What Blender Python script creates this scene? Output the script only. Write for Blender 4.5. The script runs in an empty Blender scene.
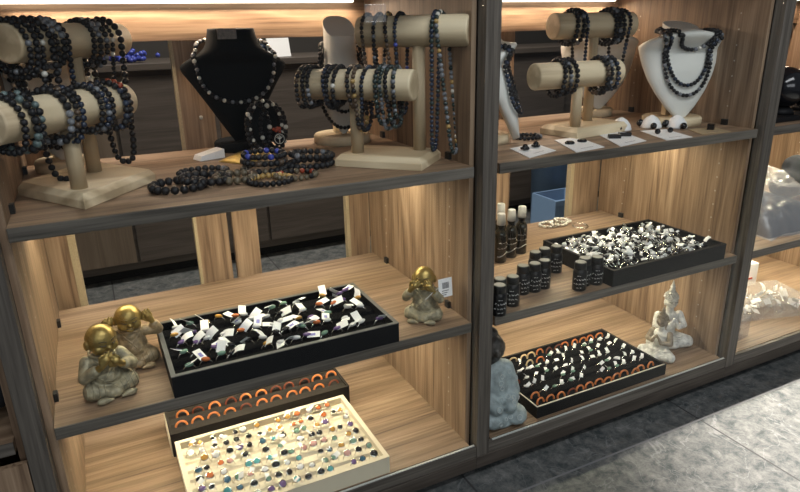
import bpy, math, random
from mathutils import Vector, Matrix
from mathutils.bvhtree import BVHTree
from math import sin, cos, pi, sqrt, radians
random.seed(7)
S = bpy.context.scene
C = S.collection

# ------------------------------------------------------------------ camera
cd = bpy.data.cameras.new('camera'); cam = bpy.data.objects.new('camera', cd); C.objects.link(cam)
cd.sensor_width = 36.0; cd.lens = 627.2066 / 800 * 36.0; cd.clip_start = 0.02
R_ = Vector((0.89499487, -0.44556528, -0.02134879)); U_ = Vector((0.16480106, 0.28580007, 0.94401214)); F_ = Vector((0.41451755, 0.84840433, -0.32921923))
cam.matrix_world = Matrix(((R_.x, U_.x, -F_.x, 0.14681), (R_.y, U_.y, -F_.y, -1.15589), (R_.z, U_.z, -F_.z, 1.13193), (0, 0, 0, 1)))
S.camera = cam
# ------------------------------------------------------------------ world, lights, exposure
S.view_settings.view_transform = 'Standard'; S.view_settings.look = 'None'
S.view_settings.exposure = 0.0; S.view_settings.gamma = 1.0; S.view_settings.use_curve_mapping = False
S.cycles.use_denoising = True
S.cycles.max_bounces = 8; S.cycles.transparent_max_bounces = 24
w = bpy.data.worlds.new('shop_ambient'); S.world = w; w.use_nodes = True
w.node_tree.nodes['Background'].inputs[0].default_value = (0.80, 0.90, 1.0, 1)
w.node_tree.nodes['Background'].inputs[1].default_value = 0.15

def lamp(name, kind, loc, power, color, size=None, target=None, size_y=None, spread=None):
    l = bpy.data.lights.new(name, kind); o = bpy.data.objects.new(name, l); C.objects.link(o)
    o.location = loc; l.energy = power; l.color = color
    if kind == 'AREA':
        l.shape = 'RECTANGLE'; l.size = size; l.size_y = size_y or size
        if spread: l.spread = radians(spread)
    elif size is not None: l.shadow_soft_size = size
    if target is not None:
        o.rotation_euler = (Vector(target) - Vector(loc)).to_track_quat('-Z', 'Y').to_euler()
    return o
WARM = (1.0, 0.91, 0.66); WARM2 = (1.0, 0.77, 0.56)
Z0, Z1, Z2, D = 0.10, 0.836, 0.453, 0.58
# unseen fill panel added to brighten upright faces, then the shop ceiling panel
lamp('front_fill_panel', 'AREA', (0.2, -3.6, 1.9), 32, (0.93, 0.97, 1.0), 3.2, (0.8, 0.0, 0.75), 1.0)
lamp('shop_ceiling_panel', 'AREA', (1.0, -1.55, 2.8), 34, (0.95, 0.98, 1.0), 2.4, (1.0, 0.1, 1.0), 0.5)
# ceiling downlight just above the cabinet front: the cabinet top shades the floor strip next to it
dl = lamp('ceiling_downlight', 'SPOT', (2.75, 0.026, 2.85), 2100, (1.0, 0.93, 0.84), 0.004, (2.32, -0.70, 0.0)); dl.data.spot_size = radians(46); dl.data.spot_blend = 0.75
# light in the shop beyond the open cabinet backs
lamp('ceiling_light_beyond', 'AREA', (1.2, 1.25, 2.7), 75, (1.0, 0.94, 0.86), 2.2, (1.2, 1.3, 0.0), 0.5)
BAYS = [(0.0, 0.9), (0.967, 1.8555), (1.925, 2.85)]
for (a, b) in BAYS:
    wd = b - a; m_ = (a + b) / 2
    lamp('led_light', 'AREA', (m_, D - 0.020, 1.190), 2.7 * wd, WARM2, wd * .92, (m_, D - 0.10, 0.9), 0.015)
    for zz, pw in ((Z1 - 0.034, 4.9), (Z2 - 0.034, 4.8)):
        lamp('led_light', 'AREA', (m_, D - 0.27, zz), pw * wd * (1.3 if a > 1.5 else 1), WARM, wd * .94, (m_, D - 0.27, 0.0), 0.016)

# ------------------------------------------------------------------ materials
MAT = {}
def newmat(name):
    m = bpy.data.materials.new(name); m.use_nodes = True; MAT[name] = m
    nt = m.node_tree; return m, nt, nt.nodes['Principled BSDF']
def plain(name, col, rough=0.5, metal=0.0, noise=0.0, nscale=60, spec=None, bump=0.0, trans=0.0, sheen=0.0):
    m, nt, b = newmat(name)
    b.inputs['Roughness'].default_value = rough; b.inputs['Metallic'].default_value = metal
    b.inputs['Base Color'].default_value = (*col, 1)
    if spec is not None: b.inputs['Specular IOR Level'].default_value = spec
    if trans: b.inputs['Transmission Weight'].default_value = trans
    if sheen: b.inputs['Sheen Weight'].default_value = sheen
    if noise or bump:
        tc = nt.nodes.new('ShaderNodeTexCoord'); n = nt.nodes.new('ShaderNodeTexNoise'); n.inputs['Scale'].default_value = nscale; n.inputs['Detail'].default_value = 5
        nt.links.new(tc.outputs['Object'], n.inputs['Vector'])
        if noise:
            r = nt.nodes.new('ShaderNodeValToRGB'); r.color_ramp.elements[0].position = .3; r.color_ramp.elements[1].position = .7
            r.color_ramp.elements[0].color = (*[c * (1 - noise) for c in col], 1); r.color_ramp.elements[1].color = (*[min(1, c * (1 + noise)) for c in col], 1)
            nt.links.new(n.outputs['Fac'], r.inputs[0]); nt.links.new(r.outputs[0], b.inputs['Base Color'])
        if bump:
            bp = nt.nodes.new('ShaderNodeBump'); bp.inputs['Strength'].default_value = bump; bp.inputs['Distance'].default_value = .004
            nt.links.new(n.outputs['Fac'], bp.inputs['Height']); nt.links.new(bp.outputs[0], b.inputs['Normal'])
    return m
def wood(name, dark, mid, light, axis, rough=0.5, ring=11.0, stretch=12.0, pores=.55, spec=.35, ang=0.0, figure=.16):
    """grain runs along `axis` (0 x, 1 y, 2 z); cathedral figure from a distorted stretched noise, fine pores on top"""
    m, nt, b = newmat(name); N = nt.nodes; L = nt.links
    tc = N.new('ShaderNodeTexCoord')
    mp = N.new('ShaderNodeMapping'); sc = [stretch] * 3; sc[axis] = 1.0; mp.inputs['Scale'].default_value = sc; mp.inputs['Rotation'].default_value = (0, 0, ang)
    L.new(tc.outputs['Object'], mp.inputs['Vector'])
    n1 = N.new('ShaderNodeTexNoise'); n1.inputs['Scale'].default_value = .8; n1.inputs['Detail'].default_value = 2.0; n1.inputs['Distortion'].default_value = .4
    L.new(mp.outputs[0], n1.inputs['Vector'])
    mul = N.new('ShaderNodeMath'); mul.operation = 'MULTIPLY'; mul.inputs[1].default_value = ring; L.new(n1.outputs['Fac'], mul.inputs[0])
    fr = N.new('ShaderNodeMath'); fr.operation = 'PINGPONG'; fr.inputs[1].default_value = 1.0; L.new(mul.outputs[0], fr.inputs[0])
    mp2 = N.new('ShaderNodeMapping'); s2 = [170.0] * 3; s2[axis] = 6.0; mp2.inputs['Scale'].default_value = s2; L.new(tc.outputs['Object'], mp2.inputs['Vector'])
    n2 = N.new('ShaderNodeTexNoise'); n2.inputs['Scale'].default_value = 1.0; n2.inputs['Detail'].default_value = 3.0; L.new(mp2.outputs[0], n2.inputs['Vector'])
    mp3 = N.new('ShaderNodeMapping'); s3 = [75.0] * 3; s3[axis] = 2.2; mp3.inputs['Scale'].default_value = s3; L.new(tc.outputs['Object'], mp3.inputs['Vector'])
    n3 = N.new('ShaderNodeTexNoise'); n3.inputs['Scale'].default_value = 1.0; n3.inputs['Detail'].default_value = 3.0; L.new(mp3.outputs[0], n3.inputs['Vector'])
    pw = N.new('ShaderNodeMath'); pw.operation = 'POWER'; pw.inputs[1].default_value = 1.6; L.new(fr.outputs[0], pw.inputs[0])
    mix = N.new('ShaderNodeMix'); mix.data_type = 'FLOAT'; mix.inputs[0].default_value = pores; L.new(n3.outputs['Fac'], mix.inputs[2]); L.new(n2.outputs['Fac'], mix.inputs[3])
    mix2 = N.new('ShaderNodeMix'); mix2.data_type = 'FLOAT'; mix2.inputs[0].default_value = figure; L.new(mix.outputs[0], mix2.inputs[2]); L.new(pw.outputs[0], mix2.inputs[3])
    r = N.new('ShaderNodeValToRGB'); e = r.color_ramp.elements
    e[0].position = .285; e[0].color = (*dark, 1); e[1].position = .70; e[1].color = (*light, 1); k = e.new(.48); k.color = (*mid, 1)
    L.new(mix2.outputs[0], r.inputs[0]); L.new(r.outputs[0], b.inputs['Base Color'])
    b.inputs['Roughness'].default_value = rough; b.inputs['Specular IOR Level'].default_value = spec
    bp = N.new('ShaderNodeBump'); bp.inputs['Strength'].default_value = .12; bp.inputs['Distance'].default_value = .002; L.new(n2.outputs['Fac'], bp.inputs['Height']); L.new(bp.outputs[0], b.inputs['Normal'])
    return m
OAK = ((0.105, 0.064, 0.039), (0.240, 0.160, 0.102), (0.36, 0.253, 0.168))
oak_x = wood('oak_lengthwise', *OAK, 0); oak_z = wood('oak_upright', *OAK, 2)
DK = ((0.040, 0.034, 0.028), (0.108, 0.094, 0.079), (0.190, 0.168, 0.145))
dark_x = wood('grey_oak_lengthwise', *DK, 0, ring=5); dark_z = wood('grey_oak_upright', *DK, 2, ring=5)
rail_m = wood('dark_brown_rail', (0.030, 0.024, 0.019), (0.060, 0.048, 0.039), (0.095, 0.078, 0.064), 0)
BR = ((0.10, 0.068, 0.045), (0.16, 0.115, 0.08), (0.23, 0.17, 0.125))
brown_z = wood('brown_oak_upright', *BR, 2)
PN = ((0.44, 0.34, 0.215), (0.62, 0.50, 0.33), (0.74, 0.62, 0.43))
pine_x = wood('pale_pine', *PN, 0, ring=9, stretch=9, pores=.3, figure=.55); pine_z = wood('pale_pine_upright', *PN, 2, ring=8, stretch=9, pores=.3, figure=.55)
pale_edge = plain('chipboard_edge', (0.36, 0.29, 0.185), .7, noise=.2, nscale=300)
counter_m = wood('dark_counter_oak', (0.05, 0.040, 0.033), (0.075, 0.061, 0.051), (0.10, 0.083, 0.07), 0)
counter2_m = wood('brown_counter_oak', (0.11, 0.082, 0.058), (0.14, 0.105, 0.075), (0.17, 0.13, 0.095), 2)
velvet = plain('black_velvet', (0.006, 0.006, 0.007), .95, spec=.04)
blackbox = plain('black_tray_board', (0.008, 0.008, 0.009), .55, noise=.2, nscale=200, spec=.15)
greyrim = plain('tray_rim_grey', (0.085, 0.085, 0.085), .5)
palerim = plain('tray_rim_pale', (0.50, 0.44, 0.36), .5)
cream = plain('cream_velvet', (0.66, 0.585, 0.44), .85, sheen=.2)
brownfoam = plain('brown_velvet', (0.032, 0.027, 0.024), .9, spec=.08)
bust_white = plain('white_leatherette', (0.70, 0.70, 0.66), .55, noise=.04, nscale=20)
bust_black = plain('black_suede', (0.010, 0.011, 0.012), .85, spec=.1)
bead_black = plain('black_lava_bead', (0.010, 0.010, 0.012), .42, spec=.35, noise=.5, nscale=400, bump=.3)
bead_gloss = plain('polished_black_bead', (0.010, 0.010, 0.012), .12)
bead_blue = plain('dark_blue_bead', (0.020, 0.030, 0.055), .25, noise=.4, nscale=200)
bead_grey = plain('grey_stone_bead', (0.16, 0.17, 0.19), .35, noise=.5, nscale=160)
bead_teal = plain('green_grey_bead', (0.10, 0.14, 0.14), .35, noise=.5, nscale=160)
bead_green = plain('dark_green_bead', (0.025, 0.040, 0.038), .25, noise=.5, nscale=160)
bead_brown = plain('brown_stone_bead', (0.085, 0.055, 0.035), .4, noise=.5, nscale=160)
bead_olive = plain('bronze_bead', (0.105, 0.085, 0.055), .35, noise=.5, nscale=160)
bead_gold = plain('gold_stone_bead', (0.40, 0.26, 0.09), .3, noise=.4, nscale=160)
bead_white = plain('pearl_bead', (0.62, 0.60, 0.54), .2)
bead_red = plain('red_stone_bead', (0.28, 0.045, 0.02), .25, noise=.5, nscale=160)
bead_amber = plain('amber_bead', (0.42, 0.16, 0.05), .25)
bead_lapis = plain('royal_blue_bead', (0.05, 0.07, 0.35), .2)
silver = plain('silver', (0.70, 0.69, 0.66), .25, 1.0)
steel = plain('steel_pin', (0.50, 0.46, 0.40), .4, 1.0)
white_card = plain('white_card', (0.80, 0.80, 0.80), .6)
kraft = plain('kraft_card', (0.36, 0.27, 0.16), .7, noise=.1, nscale=100)
tag_white = plain('white_price_tag', (0.78, 0.78, 0.77), .5)
ink = plain('grey_print', (0.10, 0.10, 0.11), .7)
tag_blue = plain('violet_print', (0.20, 0.20, 0.50), .6)
agate = plain('orange_agate', (0.62, 0.20, 0.065), .2, noise=.3, nscale=90)
agate_pale = plain('pale_agate', (0.66, 0.50, 0.30), .2, noise=.2, nscale=90)
agate_dark = plain('brown_agate', (0.16, 0.045, 0.025), .2, noise=.3, nscale=90)
stone = {'black': plain('onyx', (0.012, 0.012, 0.014), .1), 'turquoise': plain('turquoise', (0.10, 0.36, 0.37), .25, noise=.2), 'orange': plain('carnelian', (0.56, 0.16, 0.05), .2),
         'white': plain('moonstone', (0.66, 0.66, 0.66), .15), 'green': plain('jade', (0.16, 0.27, 0.20), .2, noise=.3), 'violet': plain('amethyst', (0.16, 0.10, 0.24), .15), 'amber': plain('citrine', (0.50, 0.27, 0.06), .2), 'blue': plain('blue_agate', (0.05, 0.12, 0.18), .15), 'pink': plain('rose_quartz', (0.55, 0.30, 0.26), .2)}
gold = plain('gold_paint', (0.38, 0.270, 0.090), .36, .75, noise=.2, nscale=40)
robe = plain('weathered_gold_robe', (0.30, 0.265, 0.175), .5, .25, noise=.45, nscale=70, bump=.5)
robe2 = plain('brown_gold_robe', (0.30, 0.225, 0.13), .45, .3, noise=.45, nscale=70, bump=.5)
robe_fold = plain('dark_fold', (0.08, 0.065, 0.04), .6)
antique = plain('antique_white', (0.62, 0.61, 0.57), .6, noise=.38, nscale=75, bump=.6)
bronze_grey = plain('grey_brown_patina', (0.26, 0.215, 0.16), .5, .1, noise=.4, nscale=70, bump=.4)
bluegrey = plain('blue_grey_stone', (0.27, 0.32, 0.33), .55, noise=.32, nscale=45, bump=.5)
darkstone = plain('dark_brown_stone', (0.035, 0.030, 0.026), .5, noise=.4, nscale=80, bump=.5)
spotm = plain('grey_spot', (0.42, 0.46, 0.46), .6)
bottle_m = plain('dark_glass_bottle', (0.014, 0.013, 0.010), .12)
bottle_s = plain('black_matte_bottle', (0.008, 0.008, 0.009), .3, spec=.25)
capblack = plain('black_plastic_cap', (0.012, 0.012, 0.012), .4, spec=.25)
capgrey = plain('grey_cap_top', (0.15, 0.145, 0.135), .45)
cap_clear = plain('frosted_clear_cap', (0.27, 0.27, 0.265), .35)
red_print = plain('red_print', (0.55, 0.10, 0.06), .5)
blackcloth = plain('black_cloth', (0.012, 0.014, 0.020), .9, noise=.4, nscale=30, bump=.3)
bluem = plain('blue_plastic', (0.22, 0.35, 0.55), .5)
goldfoil = plain('gold_organza', (0.50, 0.34, 0.09), .4, .4, noise=.3, nscale=60)
rubber = plain('black_clip', (0.012, 0.012, 0.012), .5)
wall_m = plain('dark_shop_wall', (0.06, 0.052, 0.045), .8, noise=.1, nscale=3)
ceil_m = plain('shop_ceiling', (0.30, 0.29, 0.28), .9, noise=.05, nscale=4)
def emit(name, col, st):
    m, nt, b = newmat(name); b.inputs['Base Color'].default_value = (*col, 1); b.inputs['Emission Color'].default_value = (*col, 1); b.inputs['Emission Strength'].default_value = st; return m
led_m = emit('lit_led_strip', (1.0, 0.93, 0.80), 3.0)
def glassmat(name, ior=1.35, rough=0.0, tint=(1, 1, 1), body=0.0, bodycol=(.8, .8, .8)):
    m, nt, b = newmat(name); N = nt.nodes; L = nt.links; N.remove(b); out = N['Material Output']
    t = N.new('ShaderNodeBsdfTransparent'); t.inputs[0].default_value = (*tint, 1); g = N.new('ShaderNodeBsdfGlossy'); g.inputs['Roughness'].default_value = rough
    lw = N.new('ShaderNodeLayerWeight'); lw.inputs[0].default_value = .5; r0 = ((ior - 1) / (ior + 1)) ** 2
    pw = N.new('ShaderNodeMath'); pw.operation = 'POWER'; pw.inputs[1].default_value = 5.0; L.new(lw.outputs['Facing'], pw.inputs[0])
    f = N.new('ShaderNodeMapRange'); f.inputs[3].default_value = r0; f.inputs[4].default_value = .55; L.new(pw.outputs[0], f.inputs[0])
    mx = N.new('ShaderNodeMixShader'); L.new(f.outputs[0], mx.inputs[0]); L.new(t.outputs[0], mx.inputs[1]); L.new(g.outputs[0], mx.inputs[2]); last = mx
    if body:
        d = N.new('ShaderNodeBsdfDiffuse'); d.inputs[0].default_value = (*bodycol, 1)
        m2 = N.new('ShaderNodeMixShader'); m2.inputs[0].default_value = body; L.new(mx.outputs[0], m2.inputs[1]); L.new(d.outputs[0], m2.inputs[2]); last = m2
    L.new(last.outputs[0], out.inputs[0]); return m
pane_m = glassmat('window_glass', 1.22, tint=(.985, .99, .985))
pane_edge = plain('polished_glass_edge', (0.55, 0.56, 0.52), .1)
acrylic = glassmat('clear_acrylic', 1.45, .05, (.96, .96, .96), .07)
polybag = glassmat('clear_polythene', 1.5, .18, (.96, .96, .96), .21, (.95, .95, .95))
# floor: dark marbled tiles; thin joints painted dark in x, pale in y, for shading and sheen
m, nt, b = newmat('marbled_tile'); N = nt.nodes; L = nt.links
tc = N.new('ShaderNodeTexCoord'); n1 = N.new('ShaderNodeTexNoise'); n1.inputs['Scale'].default_value = 22; n1.inputs['Detail'].default_value = 9; n1.inputs['Roughness'].default_value = .78; n1.inputs['Distortion'].default_value = .25
L.new(tc.outputs['Object'], n1.inputs['Vector'])
r = N.new('ShaderNodeValToRGB'); r.color_ramp.elements[0].position = .38; r.color_ramp.elements[0].color = (0.042, 0.050, 0.052, 1); r.color_ramp.elements[1].position = .66; r.color_ramp.elements[1].color = (0.175, 0.172, 0.165, 1)
L.new(n1.outputs['Fac'], r.inputs[0])
n2 = N.new('ShaderNodeTexNoise'); n2.inputs['Scale'].default_value = 7; n2.inputs['Detail'].default_value = 5; n2.inputs['Distortion'].default_value = .8; L.new(tc.outputs['Object'], n2.inputs['Vector'])
sb = N.new('ShaderNodeMath'); sb.operation = 'SUBTRACT'; sb.inputs[1].default_value = .5; L.new(n2.outputs['Fac'], sb.inputs[0])
ab = N.new('ShaderNodeMath'); ab.operation = 'ABSOLUTE'; L.new(sb.outputs[0], ab.inputs[0])
vr = N.new('ShaderNodeMapRange'); vr.inputs[1].default_value = 0; vr.inputs[2].default_value = .010; vr.inputs[3].default_value = .30; vr.inputs[4].default_value = 0; L.new(ab.outputs[0], vr.inputs[0])
mx = N.new('ShaderNodeMix'); mx.data_type = 'RGBA'; L.new(vr.outputs[0], mx.inputs[0]); L.new(r.outputs[0], mx.inputs[6]); mx.inputs[7].default_value = (.30, .30, .30, 1)
sx = N.new('ShaderNodeSeparateXYZ'); L.new(tc.outputs['Object'], sx.inputs[0])
js = []
for ax, off in (('X', 1.645), ('Y', -0.11)):
    a = N.new('ShaderNodeMath'); a.operation = 'SUBTRACT'; a.inputs[1].default_value = off - 7.6; L.new(sx.outputs[ax], a.inputs[0])
    mo = N.new('ShaderNodeMath'); mo.operation = 'MODULO'; mo.inputs[1].default_value = .76; L.new(a.outputs[0], mo.inputs[0])
    c1 = N.new('ShaderNodeMath'); c1.operation = 'LESS_THAN'; c1.inputs[1].default_value = .006; L.new(mo.outputs[0], c1.inputs[0]); js.append(c1)
mx1 = N.new('ShaderNodeMix'); mx1.data_type = 'RGBA'; L.new(js[0].outputs[0], mx1.inputs[0]); L.new(mx.outputs[2], mx1.inputs[6]); mx1.inputs[7].default_value = (.045, .045, .046, 1)
mx2 = N.new('ShaderNodeMix'); mx2.data_type = 'RGBA'; L.new(js[1].outputs[0], mx2.inputs[0]); L.new(mx1.outputs[2], mx2.inputs[6]); mx2.inputs[7].default_value = (.17, .17, .175, 1)
L.new(mx2.outputs[2], b.inputs['Base Color']); b.inputs['Roughness'].default_value = .5; b.inputs['Specular IOR Level'].default_value = .15
tile_m = m

# ------------------------------------------------------------------ mesh helpers
def ico(sub):
    import bmesh
    bm = bmesh.new(); bmesh.ops.create_icosphere(bm, subdivisions=sub, radius=1.0)
    v = [tuple(x.co) for x in bm.verts]; f = [[q.index for q in x.verts] for x in bm.faces]; bm.free(); return v, f
ICO = {1: ico(1), 2: ico(2), 3: ico(3)}
class MB:
    def __init__(s): s.v = []; s.f = []; s.sm = []
    def add(s, v, f, smooth=False, M=None):
        o = len(s.v)
        s.v += [tuple(M @ Vector(x)) for x in v] if M is not None else [tuple(x) for x in v]
        s.f += [[o + i for i in q] for q in f]; s.sm += [smooth] * len(f); return s
    def box(s, x0, x1, y0, y1, z0, z1, M=None):
        v = [(x0, y0, z0), (x1, y0, z0), (x1, y1, z0), (x0, y1, z0), (x0, y0, z1), (x1, y0, z1), (x1, y1, z1), (x0, y1, z1)]
        return s.add(v, [[0, 3, 2, 1], [4, 5, 6, 7], [0, 1, 5, 4], [1, 2, 6, 5], [2, 3, 7, 6], [3, 0, 4, 7]], False, M)
    def ell(s, c, r, M=None, sub=2):
        if not hasattr(r, '__len__'): r = (r, r, r)
        v = [(c[0] + x * r[0], c[1] + y * r[1], c[2] + z * r[2]) for x, y, z in ICO[sub][0]]
        return s.add(v, ICO[sub][1], True, M)
    def lathe(s, prof, n=24, M=None, smooth=True):
        v = []; f = []
        for (r, z) in prof: v += [(r * cos(2 * pi * i / n), r * sin(2 * pi * i / n), z) for i in range(n)]
        for k in range(len(prof) - 1):
            for i in range(n): j = (i + 1) % n; f.append([k * n + i, k * n + j, (k + 1) * n + j, (k + 1) * n + i])
        f.append(list(range(n))[::-1]); f.append([(len(prof) - 1) * n + i for i in range(n)])
        o = len(s.f); s.add(v, f, smooth, M); s.sm[-1] = False; s.sm[-2] = False; return s
    def cyl(s, p, q, r0, r1=None, n=24, smooth=True):
        p = Vector(p); q = Vector(q); d = q - p; M = Matrix.Translation(p) @ d.to_track_quat('Z', 'Y').to_matrix().to_4x4()
        return s.lathe([(r0, 0), (r1 if r1 is not None else r0, d.length)], n, M, smooth)
    def tube(s, pts, r, n=8, closed=False):
        pts = [Vector(p) for p in pts]; m = len(pts); v = []; f = []; up = None
        for i, p in enumerate(pts):
            t = (pts[(i + 1) % m] - pts[i - 1]) if closed else (pts[min(i + 1, m - 1)] - pts[max(i - 1, 0)])
            t.normalize()
            if up is None: up = t.orthogonal().normalized()
            else: up = (up - t * up.dot(t)).normalized()
            sd = t.cross(up); rr = r[i] if hasattr(r, '__len__') else r
            v += [p + (up * cos(2 * pi * k / n) + sd * sin(2 * pi * k / n)) * rr for k in range(n)]
        for i in range(m if closed else m - 1):
            a, b2 = i * n, ((i + 1) % m) * n
            for k in range(n): f.append([a + k, a + (k + 1) % n, b2 + (k + 1) % n, b2 + k])
        if not closed: f.append(list(range(n))[::-1]); f.append([(m - 1) * n + k for k in range(n)])
        return s.add(v, f, True)
    def beads(s, pts, r, sub=2, jit=.06):
        for p in pts:
            k = r * (1 + random.uniform(-jit, jit)); s.ell(p, k, None, sub)
        return s
    def mesh(s, name, mat):
        me = bpy.data.meshes.new(name); me.from_pydata(s.v, [], s.f); me.polygons.foreach_set('use_smooth', s.sm); me.update()
        if mat: me.materials.append(mat)
        return me
def link(name, me, parent=None, loc=None, rot=None):
    o = bpy.data.objects.new(name, me); C.objects.link(o)
    if parent: o.parent = parent
    if loc is not None: o.location = loc
    if rot is not None: o.rotation_euler = rot
    return o
def obj(name, mb, mat, parent=None, loc=None, rot=None, bevel=0, seg=2, label=None):
    o = link(name, mb.mesh(name, mat), parent, loc, rot)
    if bevel:
        md = o.modifiers.new('bevel', 'BEVEL'); md.width = bevel; md.segments = seg; md.limit_method = 'ANGLE'
    if label: o['label'] = label
    return o
def tag(o, label, cat, group=None, kind=None):
    o['label'] = label; o['category'] = cat
    if group: o['group'] = group
    if kind: o['kind'] = kind
    return o
def thing(name, label, cat, loc=(0, 0, 0), rz=0, group=None, rot=None):
    o = bpy.data.objects.new(name, None); C.objects.link(o); o.empty_display_size = .02
    o.location = loc; o.rotation_euler = rot or (0, 0, rz); return tag(o, label, cat, group)
def copy_tree(o, parent=None):
    c = o.copy(); C.objects.link(c)
    if parent: c.parent = parent
    for ch in o.children: copy_tree(ch, c)
    return c
def sculpt(mb, mat, name, parent, voxel=.003, smooth=4, loc=None):
    """fuse overlapping forms into one continuous skin"""
    o = link('tmp', mb.mesh('tmp', None))
    r = o.modifiers.new('r', 'REMESH'); r.mode = 'VOXEL'; r.voxel_size = voxel; r.use_smooth_shade = True
    s = o.modifiers.new('s', 'SMOOTH'); s.iterations = smooth; s.factor = .5
    dg = bpy.context.evaluated_depsgraph_get(); dg.update()
    me = bpy.data.meshes.new_from_object(o.evaluated_get(dg)); me.name = name
    bpy.data.objects.remove(o); me.materials.clear(); me.materials.append(mat)
    me.polygons.foreach_set('use_smooth', [True] * len(me.polygons))
    return link(name, me, parent, loc)
def limb(mb, pts, rs, sub=2):
    for i in range(len(pts) - 1):
        a, b2 = Vector(pts[i]), Vector(pts[i + 1]); n = max(2, int((b2 - a).length / (min(rs[i], rs[i + 1]) * .45)) + 1)
        for k in range(n + 1):
            t = k / n; mb.ell(a.lerp(b2, t), rs[i] * (1 - t) + rs[i + 1] * t, None, sub)
    return mb
ORD = ['first', 'second', 'third', 'fourth', 'fifth', 'sixth', 'seventh', 'eighth', 'ninth', 'tenth', 'eleventh', 'twelfth', 'thirteenth', 'fourteenth', 'fifteenth', 'sixteenth']

# ------------------------------------------------------------------ the setting
def struct(name, mb, mat, label=None, cat=None):
    o = obj(name, mb, mat); o['kind'] = 'structure'
    if label: o['label'] = label
    return o
struct('floor', MB().box(-3.5, 7, -4, 3.6, -.05, 0), tile_m)
struct('wall_back', MB().box(-3.5, 7, 3.6, 3.7, 0, 3.0), wall_m)
struct('ceiling', MB().box(-3.5, 7, -.2, 3.7, 3.0, 3.1), ceil_m)

# ------------------------------------------------------------------ display cabinet units
def cabinet(x0, x1, label, postx, strips, boards, left=False):
    t = thing('display_cabinet', label, 'cabinet', (x0, 0, 0), 0, 'display cabinet units in a row')
    w = x1 - x0
    L_ = lambda a, b2: (a - x0, b2 - x0)
    # upright side panels
    obj('side_panel', MB().box(-.014, 0, .022, D + .018, .04, 1.235), oak_z, t)
    obj('side_panel', MB().box(w, w + .012, .022, D + .018, .04, 1.235), oak_z, t)
    # shelves: oak tops with grey-oak front edge
    for z in (Z1, Z2):
        s_ = obj('shelf', MB().box(.0008, w - .0008, .003, D, z - .024, z), oak_x, t)
        obj('shelf_edge', MB().box(.0008, w - .0008, -.0005, .0035, z - .0243, z + .0003), dark_x, s_, bevel=.0014, label='dark grey front edge')
        obj('led_strip', MB().box(.03, w - .03, D - .28, D - .26, z - .031, z - .0242), led_m, s_)
        for px in (.004, w - .004):
            for py in (.108, .475):
                sg = 1 if px < .1 else -1
                obj('shelf_clip', MB().box(px - .004, px + .004, py - .009, py + .009, z + .0003, z + .017), rubber, s_)
    obj('bottom_board', MB().box(0, w, .002, D, Z0 - .024, Z0), oak_x, t)
    # shelf pin holes with steel sleeves
    for side in (0, 1):
        pn = MB()
        for py in (.108, .478):
            for k in range(24):
                z = .16 + k * .043
                if min(abs(z - Z1), abs(z - Z2)) < .028: continue
                x = -.0006 if side == 0 else w + .0006
                pn.cyl((x - .0009, py, z), (x + .0009, py, z), .0023, n=10)
        o = obj('pin_sleeve', pn, steel, t); o['kind'] = 'stuff'
    # top panel along the back, with the lit strip above it
    obj('back_panel', MB().box(0, w, D, D + .018, 1.113, 1.235), oak_x, t)
    obj('led_strip', MB().box(.012, w - .045, D - .030, D - .004, 1.1995, 1.2075), led_m, t, label='lit strip along the top')
    obj('top_board', MB().box(-.014, w + .012, 0.02, D + .018, 1.2362, 1.26), oak_x, t)
    obj('header', MB().box(-.06, w + .012, -.01, D + .018, 1.2605, 2.1), dark_x, t)
    # upright back panels with gaps between
    for (a, b2) in boards: obj('back_panel', MB().box(*L_(a, b2), D + .024, D + .042, .04, 1.1125), oak_z, t)
    for (a, b2) in strips: obj('edge_strip', MB().box(*L_(a, b2), D + .020, D + .042, .04, 1.1125), pale_edge, t)
    for (a, b2) in boards:
        if .3 < a < .5:
            for z in (.72, .915, 1.075): obj('screw', MB().cyl((a - x0 + .048, D + .0242, z), (a - x0 + .048, D + .0215, z), .0055, .004, 14), steel, t)
    # front post, rail, plinth
    p = obj('post', MB().box(postx[0] - x0, postx[1] - x0, -.012, .020, .066, 1.26), dark_z, t, bevel=.0012)
    obj('rail', MB().box(postx[1] - x0, w + .0145, -.010, .0018, .066, .0985), dark_x, t, bevel=.0012)
    obj('lower_rail', MB().box(postx[0] - x0, w + .0145, -.0125, .03, .030, .0655), rail_m, t, bevel=.0012)
    obj('plinth', MB().box(postx[0] - x0, w + .0145, .05, .07, 0.0003, .076), blackbox, t)
    return t
cA = cabinet(0, .9, 'wood display cabinet unit on the left holding bead stands, gold monks and ring trays', (-.049, -.0142), [(.052, .070), (.822, .832), (.366, .374)], [(0, .052), (.3745, .459), (.473, .544), (.832, .9)])
cB = cabinet(.967, 1.8555, 'middle wood display cabinet unit with dark bottles, earring cards and white statues', (.9145, .9528), [(1.712, 1.728)], [(.967, 1.44), (1.7285, 1.8555)])
cC = cabinet(1.925, 2.85, 'wood display cabinet unit cut by right photo edge, with plastic bag and ring boxes', (1.8695, 1.9108), [], [(1.925, 2.85)])
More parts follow.
